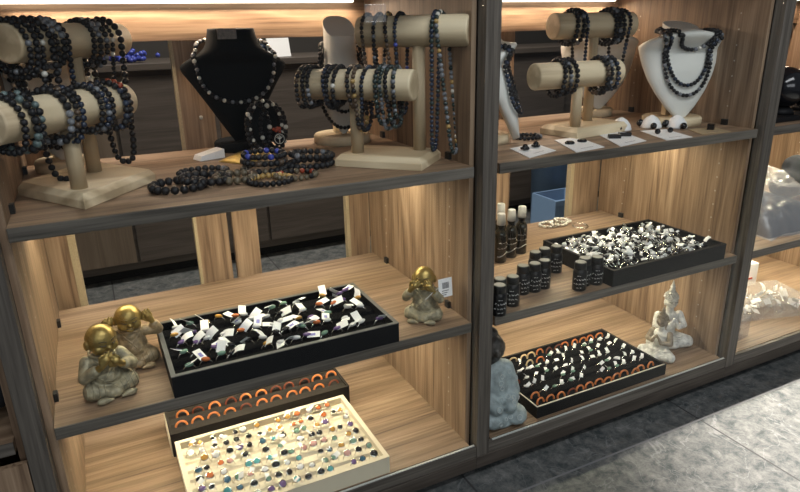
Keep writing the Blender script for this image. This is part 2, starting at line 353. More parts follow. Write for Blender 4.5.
# the unit cut off by the left edge
t = thing('display_cabinet', 'dark wood cabinet unit cut by left photo edge, holding a black bag', 'cabinet', (-.95, 0, 0), 0, 'display cabinet units in a row')
obj('side_panel', MB().box(.885, .8995, .022, D, .04, 1.26), oak_z, t); obj('side_panel', MB().box(-.014, 0, 0, D, .04, 1.26), oak_z, t)
s_ = obj('shelf', MB().box(0, .8845, .003, D, Z2 - .030, Z2 - .006), oak_x, t); obj('shelf_edge', MB().box(0, .8845, -.0005, .0035, Z2 - .030, Z2 - .006), dark_x, s_, label='dark grey front edge')
obj('back_panel', MB().box(0, .8845, D, D + .018, .04, 1.26), oak_x, t); obj('bottom_board', MB().box(0, .8845, .002, D - .001, .076, .10), oak_x, t)
obj('shelf', MB().box(0, .8845, .003, D, Z1 - .024, Z1), oak_x, t)
obj('door_panel', MB().box(0, .8995, -.012, .0015, .1, .405), oak_z, t); obj('header', MB().box(0, .8995, -.01, D, 1.2605, 2.1), dark_x, t)
obj('lower_rail', MB().box(0, .8995, -.0125, .03, .03, .098), dark_x, t)
bg = MB(); bg.ell((-.14, .22, .15), (.11, .16, .16)); bg.ell((-.2, .2, .1), (.14, .17, .11)); bg.ell((-.12, .15, .07), (.09, .12, .08))
b_ = sculpt(bg, blackcloth, 'black_bag', None, .012, 5, (0, 0, Z2 - .006 + .012)); tag(b_, 'black bag slumped on the shelf at the left photo edge', 'bag')
# black shadow gaps are real gaps; glass fronts
for i, (a, b2) in enumerate(BAYS[:2]):
    g = struct('window_%d' % (i + 1), MB().box(a + .0002, b2 + .010, -.0070, -.0030, .0992, 1.2355), pane_m, 'clear glass front pane')
    obj('glass_edge', MB().box(a + .0002, b2 + .010, -.0071, -.0029, .0987, .1012), pane_edge, g)
# the sticky acrylic handle on the left pane
t = thing('acrylic_plate', 'small clear rounded plastic plate stuck high on the left glass pane', 'plate', (.667, -.0072, 1.158))
pl = MB(); pl.box(-.022, .022, -.003, 0, -.016, .016); obj('plate', pl, acrylic, t, bevel=.0014)
pb = MB(); [pb.ell((.006 * i - .009, -.0035, .005 * j - .004), .0022, sub=1) for i in range(4) for j in range(3)]; obj('raised_dots', pb, acrylic, t)
# glinting screw heads on the middle back panels
# ------------------------------------------------------------------ shop beyond
t = thing('shop_counter', 'dark brown shop counter seen through the open cabinet backs', 'counter', (.9, 1.92, 0))
obj('body', MB().box(-2.2, 3.6, .02, .6, .06, .975), counter_m, t); obj('toe_kick', MB().box(-2.2, 3.6, .08, .55, 0.0003, .0595), blackbox, t)
obj('worktop', MB().box(-2.25, 3.65, -.02, .62, .9755, 1.005), counter_m, t, bevel=.002)
for a, b2 in ((-2.2, -.64), (-.63, .0), (.01, .9), (.91, 1.9)):
    obj('door', MB().box(a, b2 - .005, 0, .0195, .1, .95), counter2_m if b2 < -.5 else counter_m, t)
for i, (x, c_, m_) in enumerate(((.35, 'dark blue', bead_lapis), (.95, 'deep blue', bead_blue))):
    pm = MB(); [pm.ell((random.gauss(0, .05), random.gauss(0, .03), .012 + abs(random.gauss(0, .02))), .012, sub=1) for _ in range(70)]
    o = obj('bead_heap', pm, m_, None, (x, 2.05, 1.005)); tag(o, ['dark blue heap of beads on the far counter behind left stand', 'deep blue heap of beads on the far counter beside black bust'][i], 'beads', None, 'stuff')
o = obj('white_card', MB().box(-.06, .06, -.004, .004, 0, .09), white_card, None, (1.06, 2.02, 1.006), (radians(-12), 0, .2)); tag(o, 'pale card standing on the far counter between the two busts', 'card')
t = thing('storage_crate', 'blue plastic storage crate on the floor seen through the middle cabinet back', 'crate', (2.36, 1.45, 0))
cr = MB(); cr.box(-.07, .16, -.1, -.09, .0003, .25); cr.box(-.07, .16, .09, .1, .0003, .25); cr.box(-.07, -.06, -.0899, .0899, .0003, .25); cr.box(.15, .16, -.0899, .0899, .0003, .25); cr.box(-.0599, .1499, -.0899, .0899, .0003, .02)
obj('body', cr, bluem, t); obj('rim', MB().box(-.08, .17, -.112, -.1005, .225, .25), bluem, t)
o = obj('blue_bin', MB().lathe([(.11, 0), (.12, .48), (.13, .485), (.13, .5)], 28), bluem, None, (2.545, 1.70, .0004)); tag(o, 'tall blue bin behind the blue crate', 'bin')

# ------------------------------------------------------------------ wooden bead stands
def stand(label, base_c, rz, bx, by, posts, axis, low, up, R, name='bracelet_stand', corners=None):
    t = thing(name, label, 'jewellery stand', (base_c[0], base_c[1], Z1), 0, 'wooden bracelet stands with two bars')
    Bm = Matrix.Rotation(rz, 4, 'Z'); b_ = MB()
    k = .010; v = []
    for (z, ins) in ((0, 0), (.016, 0), (.027, k)):
        v += [(sx * (bx - ins), sy * (by - ins), z) for sx, sy in ((-1, -1), (1, -1), (1, 1), (-1, 1))] if not corners else [(q[0] * (1 - ins / .12), q[1] * (1 - ins / .12), z) for q in corners]
    f = [[3, 2, 1, 0], [8, 9, 10, 11]] + [[l * 4 + i, l * 4 + (i + 1) % 4, l * 4 + 4 + (i + 1) % 4, l * 4 + 4 + i] for l in (0, 1) for i in range(4)]
    b_.add(v, f, False); o = obj('base', b_, pine_x, t, rot=(0, 0, rz), bevel=.0015)
    ax = Vector((axis[0], axis[1], 0)).normalized(); info = {}
    for key, p, (s0, s1, z), in (('low', posts[0], low), ('up', posts[1], up)):
        lp = Vector((p[0] - base_c[0], p[1] - base_c[1], 0))
        obj('post', MB().lathe([(.0145, .027), (.0145, z - Z1 - R * .9)], 20), pine_z, t, loc=lp)
        c0 = lp + ax * s0 + Vector((0, 0, z - Z1)); c1 = lp + ax * s1 + Vector((0, 0, z - Z1)); ln = (c1 - c0).length
        br = MB(); br.lathe([(R - .004, 0), (R - .001, .0012), (R, .004), (R, ln - .004), (R - .001, ln - .0012), (R - .004, ln)], 40)
        # bar mesh runs along local z, so the upright pine grain follows it
        obj('bar', br, pine_z, t, loc=c0, rot=(c1 - c0).to_track_quat('Z', 'Y').to_euler())
        info[key] = (Vector((p[0], p[1], z)), ax, R)
    return t, info
sL, iL = stand('pale wooden two-bar stand at the far left crowded with black bead bracelets', (.128, .244), 0, .106, .106, [(.115, .127), (.145, .279)], (.62, .79), (-.168, .172, 1.004), (-.163, .152, 1.120), .0335, corners=[(-.009, -.182), (.130, -.005), (.009, .181), (-.124, .005)])
sR, iR = stand('pale wooden two-bar stand against the right side of the left cabinet unit', (.760, .147), radians(-47), .104, .072, [(.693, .172), (.83, .127)], (.68, -.73), (-.136, .140, 1.014), (-.140, .118, 1.123), .0335)
sB, iB = stand('pale wooden two-bar stand in the middle unit with few bracelets on each bar', (1.424, .232), radians(8), .112, .068, [(1.353, .195), (1.459, .263)], (1, -.06), (-.143, .132, 1.002), (-.140, .128, 1.125), .0345)

def loop_pts(c, ax, R, rb, s, H, tilt=0.0, lean=0.0, spacing=None, flat=None, squeeze=0.0):
    """closed strand over a bar: half circle over the top, hanging loop below (bottom at H under the bar centre)"""
    e1 = Vector((ax.y, -ax.x, 0)); q = R + rb * 1.02; dense = []
    for i in range(400):
        th = 2 * pi * i / 400; x = q * cos(th); z = q * sin(th)
        if z < 0:
            u = -sin(th); z = -H * u ** .9; x = q * (abs(cos(th)) ** .6) * (1 if cos(th) > 0 else -1) * (1 - squeeze * u * (1 - u) * 2)
        p = c + ax * (s + tilt * z + lean * x) + e1 * x + Vector((0, 0, z))
        dense.append(p)
    return respace(dense, spacing or 2 * rb * .97)
def respace(dense, sp):
    L = [0]; n = len(dense)
    for i in range(n): L.append(L[-1] + (dense[(i + 1) % n] - dense[i]).length)
    k = max(3, round(L[-1] / sp)); out = []; j = 0
    for m in range(k):
        d = L[-1] * m / k
        while L[j + 1] < d: j += 1
        t = (d - L[j]) / max(1e-9, L[j + 1] - L[j]); out.append(dense[j % n].lerp(dense[(j + 1) % n], t))
    return out
def strand(pts, rb, mats, label, cat='bracelet', group=None, name='bead_bracelet', pattern=None, base=None):
    """one string of beads: main beads on the thing, accent beads as its child"""
    base = base or Vector((sum(p.x for p in pts) / len(pts), sum(p.y for p in pts) / len(pts), min(p.z for p in pts) - rb))
    loc = [p - base for p in pts]; n = len(loc); main = []; acc = {}
    for i, p in enumerate(loc):
        k = 0
        if pattern and len(mats) > 1: k = pattern(i, n)
        (main if k == 0 else acc.setdefault(k, [])).append(p)
    o = link(name, MB().beads(main, rb, 2 if rb > .0045 else 1).mesh(name, mats[0])); o.location = base
    for k, ps in acc.items():
        nm = mats[k].name.replace('_', ' '); sub = 2 if rb > .0045 else 1
        if len(ps) <= 12:
            for p in ps: ch = obj('accent_bead', MB().beads([(0, 0, 0)], rb * 1.02, sub), mats[k], o, loc=p); ch['label'] = nm
        else: ch = obj('accent_beads', MB().beads(ps, rb * 1.02, sub), mats[k], o); ch['label'] = nm + 's'; ch['kind'] = 'stuff'
    cordp = loc; obj('cord', MB().tube(cordp, .0008, 5, True), bead_black, o)
    return tag(o, label, cat, group)
def every(k, which=1): return lambda i, n: which if i % k == 0 else 0
def arc(a, b2, which=1): return lambda i, n: which if a <= i / n <= b2 else 0
def mixp(*ws):
    def f(i, n):
        return random.choices(range(len(ws)), ws)[0]
    return f
K = bead_black; Bl = bead_blue; Gy = bead_grey
def bar_set(info, key, lst, where, rb0, group):
    c, ax, R = info[key]
    for i, (s, mats, pat, H, rb, desc) in enumerate(lst):
        H = R + rb0 + (H if H else random.uniform(.002, .022))
        rb = rb or rb0 * random.uniform(.9, 1.08)
        pts = loop_pts(c, ax, R, rb, s, H, random.uniform(-.12, .12), random.uniform(-.1, .1), squeeze=.35 if H > .09 else 0)
        long_ = H > .1
        strand(pts, rb, mats, '%s, %s from left on %s' % (desc, ORD[i], where), 'necklace' if long_ else 'bracelet', group, 'bead_necklace' if long_ else 'bead_bracelet', pat)
g = 'bracelets on the left stand'
bar_set(iL, 'up', [
 (-.154, [K, Gy], every(9), 0, None, 'black and grey bead bracelet'), (-.139, [K], None, 0, None, 'matte black bead bracelet'),
 (-.122, [K, bead_white], every(30), .07, .0055, 'dangling black bead strand'),
 (-.104, [K], None, .215, .0068, 'long loop of big black beads'),
 (-.086, [K, Gy], mixp(2, 1), .0, None, 'black and grey bead bracelet'), (-.070, [Gy, K], mixp(1.6, 1), .0, .0066, 'thick grey bead bracelet'), (-.053, [K, Bl], mixp(2, 1), .075, .0055, 'long dark bead strand'),
 (.020, [K], None, 0, None, 'black bead bracelet'), (.037, [Gy, K, bead_white], mixp(2, 1, .3), 0, None, 'grey bracelet with pale beads'), (.053, [K, Gy], mixp(3, 1), 0, None, 'dark grey bead bracelet'), (.075, [K, bead_white], every(7), .095, .0048, 'black strand with clear beads'), (.100, [K], None, .219, .0072, 'long loop of big black beads')],
 'upper bar of far left stand', .0057, g)
bar_set(iL, 'low', [
 (-.137, [K], None, .01, None, 'black bead bracelet'), (-.120, [bead_teal, K], mixp(2, 1), .01, .0068, 'green grey bead bracelet'), (-.103, [K, bead_teal], mixp(3, 1), .012, None, 'black and green bead bracelet'),
 (-.036, [Gy, K], mixp(1, 2), .01, .0068, 'grey and black bead bracelet'), (-.019, [K, bead_brown], mixp(3, 1), .004, None, 'black and brown bead bracelet'), (-.001, [Bl, K], mixp(2, 1), .0, None, 'dark blue bead bracelet'),
 (.046, [K], None, .004, None, 'black bead bracelet'), (.063, [Bl, Gy, bead_white], mixp(3, 2, .5), .004, None, 'blue grey bead bracelet'), (.079, [K, Gy], mixp(4, 1), .01, None, 'black bead bracelet'),
 (.117, [Bl, K], mixp(1, 1), .01, .0066, 'dark blue bead bracelet'), (.133, [bead_red, K, bead_amber], arc3 if False else (lambda i, n: 1 if i / n > .42 or i / n < .12 else random.choice((0, 0, 2))), .01, .0066, 'black bracelet with red beads')],
 'lower bar of far left stand', .0059, g)
g = 'bracelets on the right-hand stand of the left unit'
bar_set(iR, 'up', [
 (-.118, [bead_brown, K], mixp(1, 1), .15, .0047, 'brown and black bead necklace'), (-.092, [K, Gy], mixp(3, 1), .135, .0047, 'thin black bead necklace'), (-.066, [bead_brown, K, bead_gold], mixp(2, 1, .3), .15, .0047, 'brown bead necklace'), (-.040, [Bl, K, bead_lapis], mixp(3, 1, .3), .14, .0047, 'dark blue bead necklace'),
 (.040, [Bl, bead_green], mixp(3, 1), .22, .0052, 'long blue black bead necklace'), (.055, [bead_green, Gy, bead_white, bead_gold], mixp(4, 3, .6, .3), .225, .0052, 'long green grey bead necklace')],
 'upper bar of right-hand stand', .005, g)
bar_set(iR, 'low', [
 (-.122, [K, bead_brown], mixp(2, 1), .012, None, 'rough dark bracelet'), (-.110, [K], None, .012, None, 'black bead bracelet'), (-.098, [K, Gy], mixp(5, 1), .008, None, 'black bead bracelet'),
 (-.060, [Bl, K], mixp(2, 1), .01, None, 'dark blue bead bracelet'), (-.048, [K], None, .012, None, 'black bead bracelet'), (-.036, [K, bead_white], every(13), .0, None, 'black bracelet with white bead'),
 (0.000, [bead_brown, K], mixp(2, 1), .01, None, 'brown bead bracelet'), (.012, [bead_brown, bead_gold, K], mixp(2, .5, 1), .06, None, 'brown bracelet with golden beads'), (.032, [Bl, K], mixp(2, 1), .06, None, 'dark bead bracelet'),
 (.066, [bead_green, K], mixp(2, 1), .045, None, 'dark green bead bracelet'), (.078, [bead_green, Gy], mixp(2, 1), .055, None, 'green grey bead bracelet'), (.090, [K, bead_green], mixp(2, 1), .05, None, 'black bead bracelet'), (.102, [bead_green, Gy, K], mixp(2, 1, 1), .03, None, 'mottled green bead bracelet')],
 'lower bar of right-hand stand', .0052, g)
g = 'bracelets on the stand in the middle unit'
bar_set(iB, 'up', [
 (-.085, [K], None, .006, None, 'black bead bracelet'), (-.068, [K, Gy], mixp(6, 1), .004, None, 'black and grey bead bracelet'), (-.051, [Gy, Bl, K], mixp(1, 2, 2), .09, .005, 'long grey and black strand'),
 (.042, [K], None, .01, None, 'black bead bracelet'), (.058, [Gy, K], mixp(1, 1.5), .006, None, 'grey and black bead bracelet'), (.074, [K], None, .0, None, 'black bead bracelet'), (.090, [K, Bl], mixp(1, 1), .09, .0055, 'long black strand')],
 'upper bar of middle stand', .0068, g)
bar_set(iB, 'low', [
 (-.070, [K], None, .012, None, 'black bead bracelet'), (-.053, [Gy, K], mixp(1, 2), .008, None, 'grey and black bead bracelet'), (-.037, [K], None, .004, None, 'black bead bracelet'),
 (.066, [K, bead_brown], mixp(4, 1), .012, None, 'black bead bracelet'), (.083, [K, Gy], mixp(2, 1), .006, None, 'dark grey bead bracelet'), (.100, [Bl, K], mixp(2, 1), .002, None, 'blue black bead bracelet')],
 'lower bar of middle stand', .0065, g)

# ------------------------------------------------------------------ necklace busts
PROF = [(0, .012), (.06, .085), (.15, .185), (.3, .315), (.45, .41), (.58, .465), (.70, .498), (.77, .5), (.805, .475), (.835, .40), (.86, .30), (.88, .232), (.91, .195), (1.0, .180)]
PROF_DARK = [(0, .02), (.2, .16), (.4, .295), (.55, .40), (.66, .485), (.70, .5), (.73, .475), (.77, .40), (.81, .315), (.85, .262), (.90, .235), (1.0, .212)]
PROF_LONG = [(0, .012), (.1, .15), (.25, .32), (.4, .45), (.5, .5), (.555, .47), (.59, .38), (.63, .29), (.69, .245), (1.0, .235)]
def interp(P, t):
    for (a, x), (b2, y) in zip(P, P[1:]):
        if t <= b2: u = (t - a) / (b2 - a); return x + (y - x) * u
    return P[-1][1]
def bust_geo(W, H, Dp, neck=1.0, cap=.25, prof=None):
    n = 40; m = 44; v = []; f = []
    for k in range(m + 1):
        t = k / m; hw = W * interp(prof or PROF, t); nk = min(1, max(0, (t - (.50 if prof is PROF_LONG else .70)) / .20)); nk = nk * nk * (3 - 2 * nk)
        hw *= 1 + (neck - 1) * min(1, max(0, (t - .80) / .10))
        fr = W * Dp * (interp([(0, .06), (.2, .5), (.5, .9), (.75, 1.0), (1, 1)], t)) * (1 - nk) + hw * .92 * nk
        bk = W * .07 * (1 - nk) + hw * .92 * nk
        yc = -W * .05 * nk
        for i in range(n):
            a = 2 * pi * i / n; cx = cos(a); sy = sin(a); e = 2 / 2.4
            x = hw * abs(cx) ** e * (1 if cx > 0 else -1); y = (fr if sy < 0 else bk) * abs(sy) ** e * (1 if sy > 0 else -1) + yc
            z = H * t + (cap * y * ((t - .9) / .1) if t > .9 else 0)
            v.append((x, y, z))
    for k in range(m):
        for i in range(n): j = (i + 1) % n; f.append([k * n + i, k * n + j, (k + 1) * n + j, (k + 1) * n + i])
    f.append(list(range(n))[::-1]); f.append([m * n + i for i in range(n)])
    return v, f
def bust(label, loc, rz, W, H, mat, tilt=12, lift=.02, Dp=.16, base_r=.08, neck=1.0, cap=.3, base=True, stem=True, basey=0.02, prof=None):
    t = thing('necklace_bust', label, 'display bust', (*loc, Z1), rz)
    v, f = bust_geo(W, H, Dp, neck, cap, prof); mb = MB(); mb.add(v, f, True); mb.sm[-1] = mb.sm[-2] = False
    Mx = Matrix.Translation((0, 0, lift)) @ Matrix.Rotation(radians(-tilt), 4, 'X')
    o = obj('torso', mb, mat, t); o.matrix_local = Mx
    if base:
        obj('base', MB().lathe([(base_r, .0002), (base_r, .020), (base_r - .004, .0245)], 40), pine_x if mat is not bust_black else bust_black, t, loc=(0, basey, 0))
        if stem: obj('stem', MB().box(-.016, .016, basey + .01, basey + .032, .0245, lift + H * .45), pine_z, t)
    return t, (BVHTree.FromPolygons([Vector(x) for x in v], f), Mx, W, H, neck, prof or PROF)
def necklace(t, geo, zn, zlow, bulge, rb, mats, pat, label, off=0.0, sx=0.0, group=None, nr=1.0, power=.8):
    """string round the neck (at height zn of H) hanging down the front to zlow"""
    bvh, Mx, W, H, neck, prof = geo; dense = []
    hn = W * (interp(prof, .97) + .012) * neck * nr + rb
    for i in range(500):
        a = 2 * pi * i / 500
        if a <= pi:
            y0 = -W * .05; p = Vector((hn * cos(a), y0 + hn * .98 * sin(a), H * zn + .3 * hn * sin(a)))
        else:
            s_ = -sin(a); x = cos(a) * hn * (1 + bulge * s_ ** .7) + sx * s_; z = H * zn - (H * (zn - zlow)) * s_ ** power
            hit = bvh.ray_cast(Vector((x, -1, z)), Vector((0, 1, 0)))
            y = (hit[0].y if hit[0] is not None else -W * .05) - rb * 1.05 - off
            if s_ < .25: y = y * min(1, s_ / .25) + (-W * .05) * (1 - min(1, s_ / .25))
            p = Vector((x, y, z))
        dense.append(p)
    # let the string settle on the surface: relax it, then push it out of the bust
    for it in range(30):
        dense = [(dense[i - 1] + dense[i] * 2 + dense[(i + 1) % 500]) / 4 for i in range(500)]
        for i, p in enumerate(dense):
            q, nrm, _, d = bvh.find_nearest(p)
            if q is not None and ((p - q).dot(nrm) < 0 or d < rb + off): dense[i] = q + nrm * (rb * 1.02 + off)
    M = t.matrix_basis @ Mx; pts = respace([M @ p for p in dense], 2 * rb * .98)
    return strand(pts, rb, mats, label, 'necklace', group, 'bead_necklace', pat)
bR, gR = bust('white leatherette necklace bust on a round wooden base at right of the middle unit', (1.738, .17), radians(-14), .256, .285, bust_white, tilt=14, lift=.012, basey=.045, base_r=.085, cap=.55)
necklace(bR, gR, .93, .70, .12, .0062, [K, bead_white, bead_grey], lambda i, n: 2 if .68 < i / n < .80 and i % 2 else (1 if .7 < i / n < .78 else 0), 'short black and white bead necklace on the right white bust', group='necklaces on the right white bust', sx=.012)
necklace(bR, gR, .92, .35, .38, .0060, [K, Bl], mixp(3, 1), 'middle length black necklace on the right white bust', off=.002, nr=1.1, power=.9)
necklace(bR, gR, .91, .25, .50, .0058, [K, Gy], mixp(3, 1), 'longest black and grey necklace on the right white bust', off=.003, nr=1.2, power=.9)
bD, gD = bust('black suede necklace bust with pearl necklace behind the loose bracelets', (.505, .505), radians(-4), .265, .300, bust_black, tilt=4, lift=.003, neck=1.0, cap=.1, prof=PROF_DARK, basey=.02, base_r=.07, stem=False)
necklace(bD, gD, .86, .40, .30, .0052, [bead_white, bead_grey, K], lambda i, n: 0 if i % 4 == 0 else (1 if i % 4 == 2 else 2), 'pearl and black bead necklace on the black bust', power=.8, nr=1.35)
o = link('hook_strip', MB().box(-.022, .022, -.006, 0, -.024, .0).mesh('hook_strip', bead_brown), bD, (-.02, -.062, .302)); 
bW, gW = bust('white leatherette bust half hidden behind the two-bar stand', (.772, .455), radians(-4), .170, .285, bust_white, tilt=2, lift=.022, neck=1.0, cap=.8, prof=PROF_LONG, basey=.02, base_r=.078)
necklace(bW, gW, .74, .22, .35, .0055, [bead_gloss, bead_white], every(2) if False else None, 'glossy black necklace close on the hidden white bust', power=.85)
necklace(bW, gW, .80, .07, .7, .0055, [K], None, 'outer black necklace on the hidden white bust', off=.004, nr=1.1, power=.85)
bL, gL = bust('white bust with black strands behind the far left stand', (.085, .475), radians(8), .21, .25, bust_white, tilt=10, lift=.022, basey=.02, base_r=.06)
necklace(bL, gL, .92, .3, .6, .0065, [K, Gy], mixp(4, 1), 'black bead necklace on the bust behind the far left stand')
necklace(bL, gL, .91, .12, .9, .0068, [bead_gloss, bead_white], mixp(5, 1), 'long glossy black necklace on the bust behind the far left stand', off=.004, nr=1.1)
bM, gM = bust('white bust standing behind the stand in the middle unit', (1.690, .465), radians(-12), .27, .270, bust_white, tilt=8, lift=.018, basey=.03, base_r=.062)
bP, gP = bust('white bust partly hidden by the post, draped with black strands', (1.168, .200), radians(52), .24, .27, bust_white, tilt=24, lift=.012, basey=.080, base_r=.055)
necklace(bP, gP, .92, .35, .9, .0058, [K], None, 'inner black necklace on the bust by the post', power=.85)
necklace(bP, gP, .91, .22, 1.2, .0058, [K, Bl], mixp(2, 1), 'outer black necklace on the bust by the post', off=.004, nr=1.1)

# ------------------------------------------------------------------ loose bracelets on the upper shelf
def ring_on(cx, cy, z, rx, ry, rb, tilt=0, rz=0):
    M = Matrix.Translation((cx, cy, z)) @ Matrix.Rotation(rz, 4, 'Z') @ Matrix.Rotation(tilt, 4, 'Y')
    return respace([M @ Vector((rx * cos(2 * pi * i / 200), ry * sin(2 * pi * i / 200), 0)) for i in range(200)], 2 * rb * .97)
g = 'loose bracelets on the upper shelf'
for (cx, cy, dz, rx, ry, rb, mats, pat, lab, tl) in [
 (.290, .135, 0, .050, .046, .0090, [K], None, 'big matte black bracelet lying nearest the left stand', 0),
 (.345, .150, .002, .046, .044, .0085, [K], None, 'second big black bracelet resting against the first', .06),
 (.356, .240, 0, .050, .040, .0075, [K, Gy, bead_red], mixp(5, 1, .6), 'black bracelet with one grey stone at the back left of the loose ones', 0),
 (.405, .150, 0, .040, .038, .0085, [bead_olive, bead_brown], mixp(3, 1), 'bronze bead bracelet lying in the middle of the loose ones', 0),
 (.466, .096, 0, .044, .040, .0062, [bead_gold, K], lambda i, n: 1 if i / n > .45 else 0, 'half golden half black bracelet in front', 0),
 (.525, .112, 0, .042, .036, .0062, [bead_olive, bead_gold, bead_red, K], mixp(3, 1, .6, 2), 'mixed bronze bracelet with red bead at the right of the golden one', 0),
 (.485, .215, 0, .046, .046, .0070, [bead_olive, K], mixp(3, 1), 'bronze bracelet at the bottom of the small stack', 0),
 (.487, .222, .0135, .046, .046, .0070, [K, bead_brown], mixp(2, 1), 'dark brown bracelet in the middle of the small stack', .03),
 (.490, .228, .027, .045, .045, .0068, [K, bead_lapis], mixp(6, 1), 'black bracelet on top of the small stack', .03),
 (.588, .205, 0, .050, .044, .0078, [K], None, 'lower black bracelet at the right end of the loose ones', 0),
 (.596, .212, .0145, .047, .042, .0075, [K, Gy], mixp(8, 1), 'upper black bracelet at the right end of the loose ones', .08)]:
    strand(ring_on(cx, cy, Z1 + rb + dz + abs(tl) * rx, rx, ry, rb, tl), rb, mats, lab, 'bracelet', g, 'bead_bracelet', pat)
strand(ring_on(1.222, .232, Z1 + .0062, .036, .030, .0060, 0), .0060, [K, Gy], 'black bead bracelet lying behind the earring card nearest the post', 'bracelet', None, 'bead_bracelet', every(8))
# round black velvet bracelet prop with three bracelets and a medallion
t = thing('bracelet_cushion', 'round black bracelet pillow standing before the black bust', 'jewellery stand', (.542, .425, Z1))
cu = MB(); cu.ell((0, 0, .078), (.046, .022, .056), sub=3); obj('pad', cu, bust_black, t); obj('foot', MB().lathe([(.034, .0002), (.03, .012), (.016, .03)], 24), bust_black, t)
def hoop(cx, cy, cz, rx, rz_, rb, yaw=0, tilt=0):
    M = Matrix.Translation((cx, cy, cz)) @ Matrix.Rotation(yaw, 4, 'Z') @ Matrix.Rotation(tilt, 4, 'X')
    return respace([M @ Vector((rx * cos(2 * pi * i / 200), 0, rz_ * sin(2 * pi * i / 200))) for i in range(200)], 2 * rb * .97)
strand(hoop(.524, .397, Z1 + .068, .030, .060, .0062, .2), .0062, [K, bead_white, bead_lapis], 'black bracelet with blue bead hooped on left side of round pillow', 'bracelet', 'bracelets on the round pillow', 'bead_bracelet', lambda i, n: 2 if .22 < i / n < .25 else (1 if i % 9 == 0 else 0))
strand(hoop(.562, .400, Z1 + .066, .031, .058, .0062, -.2), .0062, [K, bead_white, bead_lapis], 'black bracelet with pearls hooped on right side of round pillow', 'bracelet', 'bracelets on the round pillow', 'bead_bracelet', lambda i, n: 2 if .3 < i / n < .33 else (1 if i % 7 == 0 else 0))
strand(hoop(.542, .392, Z1 + .072, .040, .062, .0048, 0), .0048, [K, bead_white], 'thin pearl and black bracelet over the middle of round pillow', 'bracelet', 'bracelets on the round pillow', 'bead_bracelet', every(3))
t = thing('tree_medallion', 'round medallion with pale tree design and red tassel on the pillow', 'pendant', (.570, .384, Z1 + .040), 0)
t.rotation_euler = (radians(90), 0, 0)
obj('disc', MB().lathe([(.016, 0), (.017, .002), (.016, .004)], 28), bead_gloss, t)
tr = MB(); tr.tube([(.012 * cos(i * pi / 12), .012 * sin(i * pi / 12), .0042) for i in range(24)], .0009, 5, True); tr.tube([(0, -.011, .0045), (0, .003, .0045)], .0014, 5)
for a in (-.9, -.45, 0, .45, .9): tr.tube([(0, -.002, .0045), (.010 * sin(a), .010 * cos(a) - .001, .0045)], .0009, 5)
obj('tree_design', tr, bead_white, t)
ts = MB(); [ts.ell((-.004 + random.uniform(-.008, .008), .022 + random.uniform(-.006, .006), .002), .005, sub=1) for _ in range(9)]; obj('red_beads', ts, bead_red, t)
# gold organza pouch, small white box
t = thing('organza_pouch', 'flat gold organza pouch lying beside the small bracelet stack', 'pouch', (.488, .372, Z1), .6)
po = MB(); nx, ny = 14, 10
vv = []; ff = []
for j in range(ny + 1):
    for i in range(nx + 1):
        u = i / nx * 2 - 1; q = j / ny * 2 - 1; e = (1 - u * u) * (1 - q * q)
        vv.append((u * .062, q * .040, .003 + .016 * max(0, e) ** .6 + .002 * sin(9 * u + 5 * q) * e))
ff = [[j * (nx + 1) + i, j * (nx + 1) + i + 1, (j + 1) * (nx + 1) + i + 1, (j + 1) * (nx + 1) + i] for j in range(ny) for i in range(nx)]
o_ = len(vv); vv += [(x, y, .0005) for x, y, z in vv]; ff += [[q + o_ for q in reversed(f)] for f in ff[:]]
rim = [i for i in range(nx + 1)] + [(j + 1) * (nx + 1) - 1 for j in range(1, ny + 1)] + [ny * (nx + 1) + i for i in reversed(range(nx))] + [j * (nx + 1) for j in reversed(range(1, ny))]
ff += [[rim[k], rim[k - 1], rim[k - 1] + o_, rim[k] + o_] for k in range(len(rim))]
po.add(vv, ff, True); obj('bag', po, goldfoil, t)
pb = MB(); [pb.ell((-.05 + .011 * k, -.030 + .004 * sin(k), .010), .0045, sub=1) for k in range(10)]; obj('drawstring_beads', pb, bead_gold, t)
t = thing('card_holder', 'small white folded card holder lying left of the gold pouch', 'card', (.405, .43, Z1), .3)
obj('card', MB().add([(-.035, -.02, .0005), (.03, -.02, .0005), (.03, .02, .0005), (-.035, .02, .0005), (-.03, -.018, .012), (.03, -.02, .022), (.03, .02, .022), (-.03, .018, .012)], [[0, 3, 2, 1], [4, 5, 6, 7], [0, 1, 5, 4], [1, 2, 6, 5], [2, 3, 7, 6], [3, 0, 4, 7]]), white_card, t)
obj('window', MB().box(.0301, .031, -.014, .014, .004, .019), bead_black, t)

# ------------------------------------------------------------------ earring cards on the middle unit's upper shelf
g = 'earring cards along the upper shelf edge'
def card(cs, mat, label, kind, rowlab):
    c = [Vector((x, y)) for x, y in cs]; ctr = sum(c, Vector((0, 0))) / 4
    t = thing('earring_card', label, 'earring card', (ctr.x, ctr.y, Z1), 0, g)
    v = [(p.x - ctr.x, p.y - ctr.y, z) for z in (.0004, .0018) for p in c]
    obj('card', MB().add(v, [[3, 2, 1, 0], [4, 5, 6, 7], [0, 1, 5, 4], [1, 2, 6, 5], [2, 3, 7, 6], [3, 0, 4, 7]]), mat, t)
    dx = ((c[3] - c[0]) + (c[2] - c[1])) / 2; up = (c[0] + c[1]) / 2 - ctr
    ex = (c[1] - c[0]); 
    # printed line: back edge is c0-c1, front edge c3-c2
    lm = MB(); bot = (c[3] + c[2]) / 2 - ctr; e = (c[2] - c[3]).normalized(); n_ = (ctr - (c[3] + c[2]) / 2).normalized()
    x = -.022
    while x < .022:
        wd = random.uniform(.002, .006); p = bot + e * x + n_ * .022
        q = p + e * wd; u = n_ * .0035
        lm.add([(p.x, p.y, .0021), (q.x, q.y, .0021), (q.x + u.x, q.y + u.y, .0021), (p.x + u.x, p.y + u.y, .0021)], [[0, 1, 2, 3]]); x += wd + .0016
    obj('print', lm, ink, t)
    return t, ctr, e, n_
